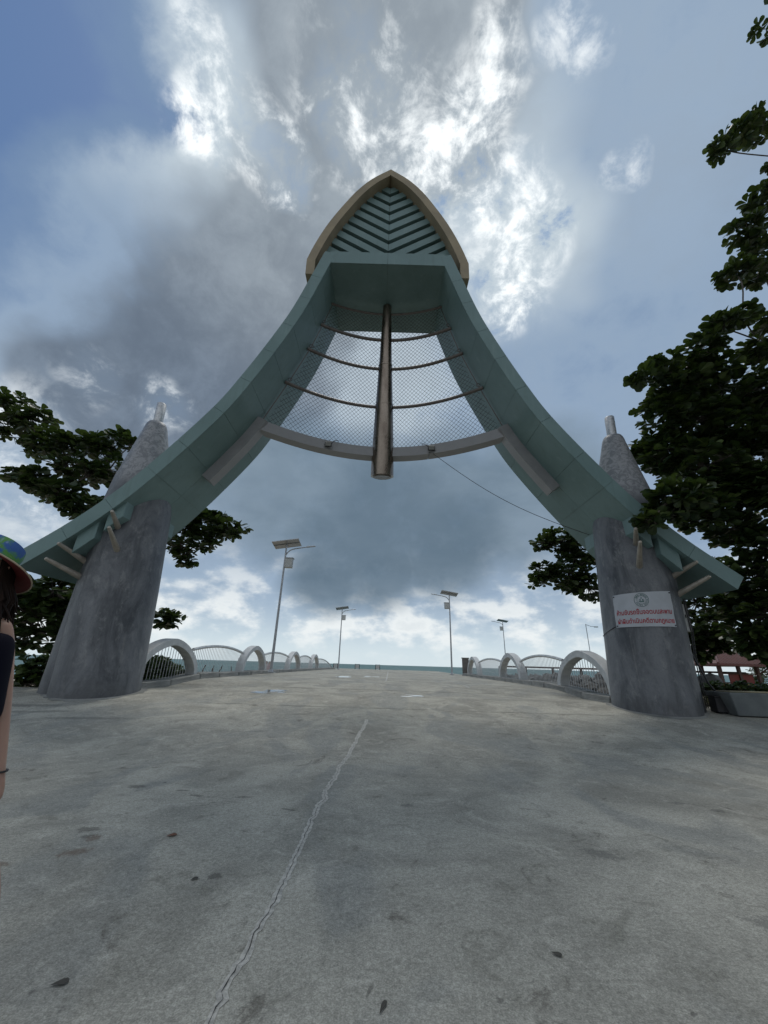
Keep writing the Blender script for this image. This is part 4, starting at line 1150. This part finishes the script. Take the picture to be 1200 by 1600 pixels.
# hedge behind the planter on the right
HR = []
for k in range(16):
    HR.append(((9.6 + .42 * k + random.uniform(-.1, .1), 13.2 + .25 * math.sin(k), .68 + .06 * math.sin(k * 2.1)), .36, 80))
tree('hedge', 'clipped green hedge behind the white planter', (12, 13.2, .1), (12, 13.2, .4), HR, .04, 51, .13, 8, 1.0, 0, cat='hedge', mleaf=M_hedge)
HR2 = [((9.0 + .3 * k, 12.2 + .5 * (k % 2), .40), .30, 20) for k in range(4)]
tree('shrub', 'yellowish low shrub between the right pillar and the planter', (9.4, 12.4, .1), (9.4, 12.4, .3), HR2, .03, 52, .11, 8, 1.0, 0, cat='shrub', mleaf=leaf_mat('dry_leaf', (.12, .11, .05), (.22, .20, .09)))
p = PD(1190, 1050, 30)
RT2 = [((p.x + dx_, 30 + dy_, z_), r_, 34) for dx_, dy_, z_, r_ in ((0, 0, 2.1, .6), (-.6, 0, 2.0, .35), (.6, .2, 2.0, .4), (-.3, .1, 1.45, .5), (.5, 0, 1.4, .5), (0, 0, .95, .55), (-.5, .1, .8, .35))]
tree('small_tree', 'small pale round tree by the sea at the right edge', (p.x, 30, -.6), (p.x, 30, 1.2), RT2, .07, 61, .16, 8, 1.0, 0, mleaf=leaf_mat('pale_leaf', (.10, .14, .08), (.22, .26, .15)))

# planter
pl = empty('planter', (9.1, 10.3, gz(10.3)), R(-4), label='pale grey concrete planter trough at the right edge', cat='planter')
b = MB(); b.hexa([(-.62, -.3, 0), (1.8, -.3, 0), (1.8, .35, 0), (-.62, .35, 0), (-.78, -.42, .5), (1.95, -.42, .5), (1.95, .45, .5), (-.78, .45, .5)]); b.build('trough', mat('planter_grey', (.17, .19, .19), .8, 0, 0, 2, color2=(.11, .125, .13), bump=.2), pl, bevel=.015)
b = MB(); b.box((-.70, -.34, .505), (1.87, .37, .52)); b.build('soil', M_grass, pl)

# pavilion with red roof
pv = empty('pavilion', (22.3, 27, -.05), R(6), label='small red-roofed seaside pavilion with dark posts behind the right pillar', cat='pavilion')
b = MB(); b.box((-1.5, -1.5, 0), (1.5, 1.5, .75)); b.build('base', M_orange, pv, bevel=.03)
for x in (-1.3, 0, 1.3):
    for y in (-1.3, 1.3):
        b = MB(); b.box((x - .08, y - .08, .75), (x + .08, y + .08, 1.95)); b.build('post', M_wood, pv)
b = MB(); b.box((-.75, -1.30, .75), (.9, -1.24, 1.30)); b.build('screen', mat('red_board', (.14, .03, .025), .7), pv)
for x0, x1 in ((-1.3, 0), (0, 1.3)):
    b = MB(); b.tube([(x0, -1.36, 1.32), (x1, -1.36, 1.32)], .03, 6); b.build('balustrade', M_wood, pv)
b = MB(); b.tube([(1.3, -1.3, 1.3), (1.85, -1.75, 1.85)], .045, 6); b.build('eave_brace', M_wood, pv)
b = MB(); zc = 1.90; za = 2.95; hw = 2.0
b.add([(-hw, -hw, zc), (hw, -hw, zc), (hw, hw, zc), (-hw, hw, zc), (0, 0, za), (-hw, -hw, zc - .12), (hw, -hw, zc - .12), (hw, hw, zc - .12), (-hw, hw, zc - .12)],
      [(0, 1, 4), (1, 2, 4), (2, 3, 4), (3, 0, 4), (0, 5, 6, 1), (1, 6, 7, 2), (2, 7, 8, 3), (3, 8, 5, 0), (8, 7, 6, 5)])
rf = b.build('roof', M_red, pv)
for sx, sy in ((-1, -1), (1, -1), (1, 1), (-1, 1)):
    b = MB(); b.tube([(sx * hw, sy * hw, zc + .02), (0, 0, za + .02)], .06, 6); b.build('ridge', M_red, rf)
for k in range(17):
    x = -1.9 + k * 3.8 / 16; f = (hw - abs(x)) / hw; b = MB()
    b.tube([(x, -hw - .01, zc + .01), (x, -hw + hw * f, zc + .01 + (za - zc) * f)], .03, 4); b.build('roof_batten', M_red, rf)
# thin wire fence in front of the sea on the right
wf = empty('wire_line', (24, 28.5, 0), label='thin dark handrail line in front of the sea beside the pavilion', cat='handrail')
b = MB(); b.tube([(-2, 0, .72), (6, .5, .72)], .03, 5); b.build('wire', M_dark, wf)
for x in (-2, 2, 6):
    b = MB(); b.tube([(x, .25 + x * .03, -.6), (x, .25 + x * .03, .74)], .03, 5); b.build('post', M_dark, wf)

# driftwood stakes on the beach at the left
for k, (px, py, D_, hh, tl) in enumerate(((314, 1046, 24, .55, .25), (333, 1045, 26, .45, 0), (340, 1047, 25, .6, .3), (362, 1047, 27, .5, -.1), (330, 1052, 22, .55, 0))):
    p = PD(px, py, D_); b = MB(); b.tube([(0, 0, -.9), (tl * .3, 0, -.15), (tl * .8, .05, hh * .45)], [.05, .04, .03], 6)
    tag(b.build('beach_stake', M_bark, loc=(p.x, D_, p.z)), ['leaning stub of driftwood, leftmost of the beach stakes', 'short upright stake left of the leaning one on the beach', 'leaning stake on the beach in the middle of the row', 'rightmost upright stake on the beach before the second arch', 'nearest upright beach stake behind the left railing'][k], 'stake', 'stakes on the beach')

# ------------------------------------------------------------------ people
def skin_body(name, joints, edges, m, parent, sub=2, smoothv=True):
    me = bpy.data.meshes.new(name); names = list(joints)
    me.from_pydata([joints[n][0] for n in names], [(names.index(a), names.index(b)) for a, b in edges], [])
    o = bpy.data.objects.new(name, me); C.objects.link(o)
    md = o.modifiers.new('skin', 'SKIN'); md.use_smooth_shade = True; md.branch_smoothing = .6
    for i, n in enumerate(names):
        r = joints[n][1]; r = (r, r) if not isinstance(r, tuple) else r
        me.skin_vertices[0].data[i].radius = r; me.skin_vertices[0].data[i].use_root = (i == 0)
    sd = o.modifiers.new('sub', 'SUBSURF'); sd.levels = sub; sd.render_levels = sub
    bpy.context.view_layer.update()
    me2 = bpy.data.meshes.new_from_object(o.evaluated_get(bpy.context.evaluated_depsgraph_get()))
    bpy.data.objects.remove(o); me2.name = name; me2.materials.clear(); me2.materials.append(m)
    me2.polygons.foreach_set('use_smooth', [True] * len(me2.polygons))
    ob = link(name, me2, parent); return ob
def garment(body, name, pred, off, m, parent):
    bm = bmesh.new(); bm.from_mesh(body.data); bm.normal_update()
    dele = [f for f in bm.faces if not pred(f.calc_center_median())]
    bmesh.ops.delete(bm, geom=dele, context='FACES')
    for v in bm.verts: v.co += v.normal * off
    me = bpy.data.meshes.new(name); bm.to_mesh(me); bm.free(); me.materials.clear(); me.materials.append(m)
    me.polygons.foreach_set('use_smooth', [True] * len(me.polygons))
    return link(name, me, parent)
M_skin = mat('skin', (.34, .205, .15), .5, 0, .08, 6); M_skin.node_tree.nodes['Principled BSDF'].inputs['Subsurface Weight'].default_value = .08
M_hair = mat('hair', (.014, .008, .006), .7, 0, .5, 40, streak=True, spec=.12)
M_swim = mat('navy_swimwear', (.006, .006, .013), .85, spec=.1)
M_brim = mat('brim_lining', (.12, .012, .012), .8)
def hat_mat():
    m = bpy.data.materials.new('tie_dye'); m.use_nodes = True; t = m.node_tree; b = t.nodes['Principled BSDF']
    tcn = t.nodes.new('ShaderNodeTexCoord'); v = V(t, tcn.outputs['Object'])
    a = noise(t, v, 6.0, 4, .6, 1.6); c2 = noise(t, v, 5.0, 3, .6, 1.2)
    c = mixc(t, a.step(.42, .55), (.035, .10, .30), (.09, .24, .06)); c = mixc(t, c2.step(.55, .62), c, (.20, .28, .42)); c = mixc(t, a.step(.62, .7), c, (.30, .33, .09))
    t.links.new(c.s, b.inputs['Base Color']); b.inputs['Roughness'].default_value = .9; return m
PX_, PY_ = -1.775, 1.70
woman = empty('person', (PX_, PY_, 0), label='person in a tie-dye bucket hat and dark swimsuit at the left edge', cat='person')
J = {  # x to the picture's right, facing the camera (-y)
 'pelvis': ((.12, 0, .93), (.155, .115)), 'waist': ((.11, .01, 1.08), (.125, .095)), 'chest': ((.065, 0, 1.25), (.14, .11)), 'upper': ((.015, .01, 1.345), (.11, .085)), 'neck': ((0, .015, 1.42), .052), 'neck2': ((0, .01, 1.47), .052),
 'head': ((0, 0, 1.55), (.078, .092)), 'crown': ((0, .01, 1.64), (.07, .085)),
 'shR': ((.128, .06, 1.305), .048), 'elR': ((.185, .12, 1.02), .034), 'wrR': ((.27, .12, .76), .024), 'paR': ((.285, .11, .70), (.020, .038)), 'knR': ((.292, .10, .65), (.017, .036)),
 'shL': ((-.155, .01, 1.325), .062), 'elL': ((-.22, .04, 1.06), .042), 'wrL': ((-.26, 0, .83), .028), 'paL': ((-.268, -.01, .77), (.022, .04)), 'knL': ((-.27, -.02, .72), (.018, .038)),
 'hiR': ((.18, 0, .86), .10), 'tR': ((.23, .06, .68), .082), 'kR': ((.31, .13, .47), .056), 'cR': ((.335, .17, .34), .052), 'aR': ((.36, .24, .09), .036), 'fR': ((.365, .15, .035), (.03, .04)), 'gR': ((.37, .07, .025), (.02, .038)),
 'hiL': ((-.09, 0, .86), .105), 'tL': ((-.095, -.01, .68), .088), 'kL': ((-.10, -.03, .47), .06), 'cL': ((-.10, -.01, .34), .058), 'aL': ((-.10, .02, .09), .036), 'fL': ((-.105, -.07, .035), (.03, .04)), 'gL': ((-.11, -.15, .025), (.02, .038)),
}
E_ = [('pelvis', 'waist'), ('waist', 'chest'), ('chest', 'upper'), ('upper', 'neck'), ('neck', 'neck2'), ('neck2', 'head'), ('head', 'crown')]
for s in 'RL':
    E_ += [('upper', 'sh' + s), ('sh' + s, 'el' + s), ('el' + s, 'wr' + s), ('wr' + s, 'pa' + s), ('pa' + s, 'kn' + s), ('pelvis', 'hi' + s), ('hi' + s, 't' + s), ('t' + s, 'k' + s), ('k' + s, 'c' + s), ('c' + s, 'a' + s), ('a' + s, 'f' + s), ('f' + s, 'g' + s)]
body = skin_body('body', J, E_, M_skin, woman)
# fingers and thumb join the body mesh
def join_into(ob, others):
    bm = bmesh.new(); bm.from_mesh(ob.data)
    for o in others:
        bm.from_mesh(o.data)
    bm.to_mesh(ob.data); bm.free()
    for o in others:
        bpy.data.objects.remove(o)
    ob.data.polygons.foreach_set('use_smooth', [True] * len(ob.data.polygons))
extra = []
for s, kx, ky in (('R', .292, .10), ('L', -.27, -.02)):
    for i, (dy_, ln) in enumerate(((-.030, .066), (-.010, .076), (.011, .070), (.030, .055))):
        x0 = kx; z0_ = .665 if s == 'R' else .735
        jj = {'a': ((x0, ky + dy_ * .9, z0_), .0095), 'b': ((x0 - .002, ky + dy_, z0_ - ln * .5), .0088), 'c': ((x0 - .008 * (1 if s == 'R' else -1), ky + dy_ - .004, z0_ - ln * .82), .0078), 'd': ((x0 - .016 * (1 if s == 'R' else -1), ky + dy_ - .008, z0_ - ln * 1.12), .0065)}
        extra.append(skin_body('finger', jj, [('a', 'b'), ('b', 'c'), ('c', 'd')], M_skin, None, 1))
    sg = 1 if s == 'R' else -1
    dz_ = -.07 if s == 'R' else 0
    jj = {'a': ((kx, ky - .022, .785 + dz_), .012), 'b': ((kx - .006 * sg, ky - .052, .755 + dz_), .0105), 'c': ((kx - .012 * sg, ky - .060, .725 + dz_), .0088), 'd': ((kx - .016 * sg, ky - .058, .70 + dz_), .007)}
    extra.append(skin_body('thumb', jj, [('a', 'b'), ('b', 'c'), ('c', 'd')], M_skin, None, 1))
# nose, ears, lips, brow
nb = MB(); nb.tube([(0, -.088, 1.575), (0, -.104, 1.55), (0, -.112, 1.532), (0, -.094, 1.522)], [.008, .011, .015, .010], 8)
for sx in (-1, 1): nb.tube([(sx * .078, .0, 1.575), (sx * .088, .012, 1.56), (sx * .086, .012, 1.53), (sx * .078, .002, 1.515)], [.008, .014, .013, .007], 8)
for sx in (-1, 1): nb.tube([(sx * .014, -.088, 1.588), (sx * .034, -.088, 1.594), (sx * .052, -.076, 1.586)], [.005, .006, .004], 6)
extra.append(nb.build('face_bits', M_skin, None, smooth=True))
join_into(body, extra)
b = MB(); b.tube([(-.024, -.083, 1.492), (0, -.094, 1.494), (.024, -.083, 1.492)], [.003, .007, .003], 8); b.build('mouth', mat('lips', (.32, .11, .10), .5), woman, smooth=True)
for sx in (-1, 1):
    b = MB(); b.lathe([(1.558, .002), (1.561, .009), (1.567, .013), (1.573, .009), (1.576, .002)], 12, lambda z: (sx * .032, -.079)); b.build('eye', mat('eye', (.06, .04, .03), .15), woman, smooth=True)
SJ = {'p0': ((.125, 0, .90), (.162, .122)), 'p1': ((.12, .005, 1.0), (.15, .112)), 'p2': ((.108, .01, 1.09), (.142, .106)), 'p3': ((.085, 0, 1.20), (.155, .122)), 'p4': ((.06, 0, 1.27), (.145, .120))}
SE = [('p0', 'p1'), ('p1', 'p2'), ('p2', 'p3'), ('p3', 'p4')]
skin_body('swimsuit', SJ, SE, M_swim, woman, 3)
for sx in (-1, 1):
    b = MB(); b.tube(smooth_curve3([(.07 + sx * .085, -.10, 1.22), (.045 + sx * .095, -.085, 1.31), (.015 + sx * .092, -.02, 1.38), (.02 + sx * .092, .05, 1.365), (.07 + sx * .085, .10, 1.22)], 4), .022, 8, flat=.35); b.build('strap', M_swim, woman, smooth=True)
b = MB(); b.tube([(.267 + .030 * math.cos(a), .12 + .030 * math.sin(a), .765) for a in [k * math.pi / 8 for k in range(17)]], .004, 6, caps=False); b.build('bracelet', M_dark, woman)
# hair: shell at the back of the head and locks over the shoulders
hq = random.Random(4); b = MB()
for k in range(240):
    a = hq.uniform(-.25, math.pi + .25); r0 = .088
    x0, y0 = r0 * math.cos(a), .012 + r0 * math.sin(a) * 1.05
    ln = hq.uniform(.22, .36)
    x1, y1 = x0 * 1.35, y0 * 1.2 + .01
    b.tube([(x0 * .75, y0 * .75, 1.66), (x0, y0, 1.60), (x0 * 1.12, y0 * 1.1, 1.50), (x1 + hq.gauss(0, .01), y1, 1.42), (x1 + hq.gauss(0, .02), y1 + hq.gauss(0, .015), 1.66 - ln - .04)], [.006, .008, .0085, .007, .002], 5)
b.build('hair', M_hair, woman, smooth=True)
# bucket hat
hat = MB(); prof_h = [(.0, .098), (.035, .097), (.07, .092), (.095, .084), (.105, .06), (.108, .001)]
hat.lathe([(z, r) for z, r in prof_h], 36); ho = hat.build('hat_crown', hat_mat(), woman, smooth=True, loc=(.0, .01, 1.585)); ho.rotation_euler = (R(-27), R(5), 0)
br = MB(); n_ = 40; vs_ = []
ringsb = [(.0, .097), (-.006, .13), (-.016, .165), (-.03, .195)]
for z, r in ringsb: vs_ += [(r * math.cos(2 * math.pi * k / n_), r * math.sin(2 * math.pi * k / n_), z + .006 * math.sin(4 * math.pi * k / n_ + .5) * (r - .097) / .1) for k in range(n_)]
br.add(vs_, [(i * n_ + k, i * n_ + (k + 1) % n_, (i + 1) * n_ + (k + 1) % n_, (i + 1) * n_ + k) for i in range(3) for k in range(n_)])
bo = br.build('brim_lining', M_brim, ho, smooth=True, loc=(0, 0, -.0035))
br2 = MB(); br2.add(vs_, [(i * n_ + k, i * n_ + (k + 1) % n_, (i + 1) * n_ + (k + 1) % n_, (i + 1) * n_ + k) for i in range(3) for k in range(n_)])
br2.build('brim', ho.data.materials[0], ho, smooth=True)
b = MB(); b.tube([(.195 * math.cos(a), .195 * math.sin(a), -.032 + .006 * math.sin(2 * a + .5)) for a in [k * 2 * math.pi / 40 for k in range(41)]], .0035, 5, caps=False); b.build('brim_edge', mat('edge_tape', (.35, .28, .2), .8), ho)

# two tiny people on the beach behind the nearest left lamp
for k, (px, D_, top_y, shirt, lab) in enumerate(((417, 30, 1032, (.55, .5, .5), 'tiny distant person in pale clothes behind the left railing, left of the pair'), (421.5, 30, 1032.5, (.45, .30, .32), 'tiny distant person in pink clothes next to the nearest lamp post'))):
    p = PD(px, top_y, D_); zf = p.z - 1.62
    e = empty('person', (p.x, D_, zf), label=lab, cat='person')
    JJ = {'pelvis': ((0, 0, .9), .14), 'chest': ((0, 0, 1.25), .15), 'neck': ((0, 0, 1.42), .06), 'head': ((0, 0, 1.52), .09), 'crown': ((0, 0, 1.58), .08)}
    EE = [('pelvis', 'chest'), ('chest', 'neck'), ('neck', 'head'), ('head', 'crown')]
    for s_, sx in (('R', 1), ('L', -1)):
        JJ.update({'s' + s_: ((sx * .17, 0, 1.33), .06), 'e' + s_: ((sx * .22, 0, 1.08), .045), 'w' + s_: ((sx * .22, -.06, .85), .035), 'h' + s_: ((sx * .09, 0, .82), .1), 'k' + s_: ((sx * .10, 0, .47), .07), 'a' + s_: ((sx * .10, 0, .06), .045), 'f' + s_: ((sx * .10, -.14, .03), .04)})
        EE += [('chest', 's' + s_), ('s' + s_, 'e' + s_), ('e' + s_, 'w' + s_), ('pelvis', 'h' + s_), ('h' + s_, 'k' + s_), ('k' + s_, 'a' + s_), ('a' + s_, 'f' + s_)]
    bd = skin_body('body', JJ, EE, M_skin, e, 1)
    garment(bd, 'shirt', lambda c: .85 < c.z < 1.40 and abs(c.x) < .23, .012, mat('shirt_%d' % k, shirt, .8), e)
    garment(bd, 'shorts', lambda c: .45 < c.z < .88 and abs(c.x) < .2, .012, M_dark, e)
    garment(bd, 'hair', lambda c: c.z > 1.53, .012, M_hair, e)

# ------------------------------------------------------------------ stains and litter on the deck
M_dryleaf = mat('dry_brown_leaf', (.16, .07, .04), .8, 0, .3, 20)
M_darkleaf = mat('wet_dark_leaf', (.05, .045, .035), .7, 0, .3, 20)
def litter(x, y, L_, w_, rz, m, label, name='fallen_leaf', curl=.25, cat='leaf'):
    b = MB(); vsl = [(px_ - L_ / 2, py_, .006 + abs(pz_) * .6) for px_, py_, pz_ in leaf_verts(L_, w_, curl, .05)]
    b.add(vsl, LF); o = b.build(name, m, fix=False, loc=(x, y, gz(y))); o.rotation_euler.z = rz
    tag(o, label, cat, 'litter on the concrete')
litter(-1.48, 3.49, .075, .05, .6, M_dryleaf, 'curled reddish brown leaf lying left of the crack')
litter(-1.22, 2.10, .065, .036, .45, M_darkleaf, 'dark leaf near the bottom left corner')
litter(.84, 2.35, .05, .03, -.5, M_darkleaf, 'small black leaf right of the middle in the foreground')
litter(.05, 2.03, .07, .02, 1.2, M_darkleaf, 'thin dark twig-like leaf at the bottom centre')
litter(-1.05, 2.9, .05, .03, .9, M_darkleaf, 'small dark leaf left of the crack in the foreground')
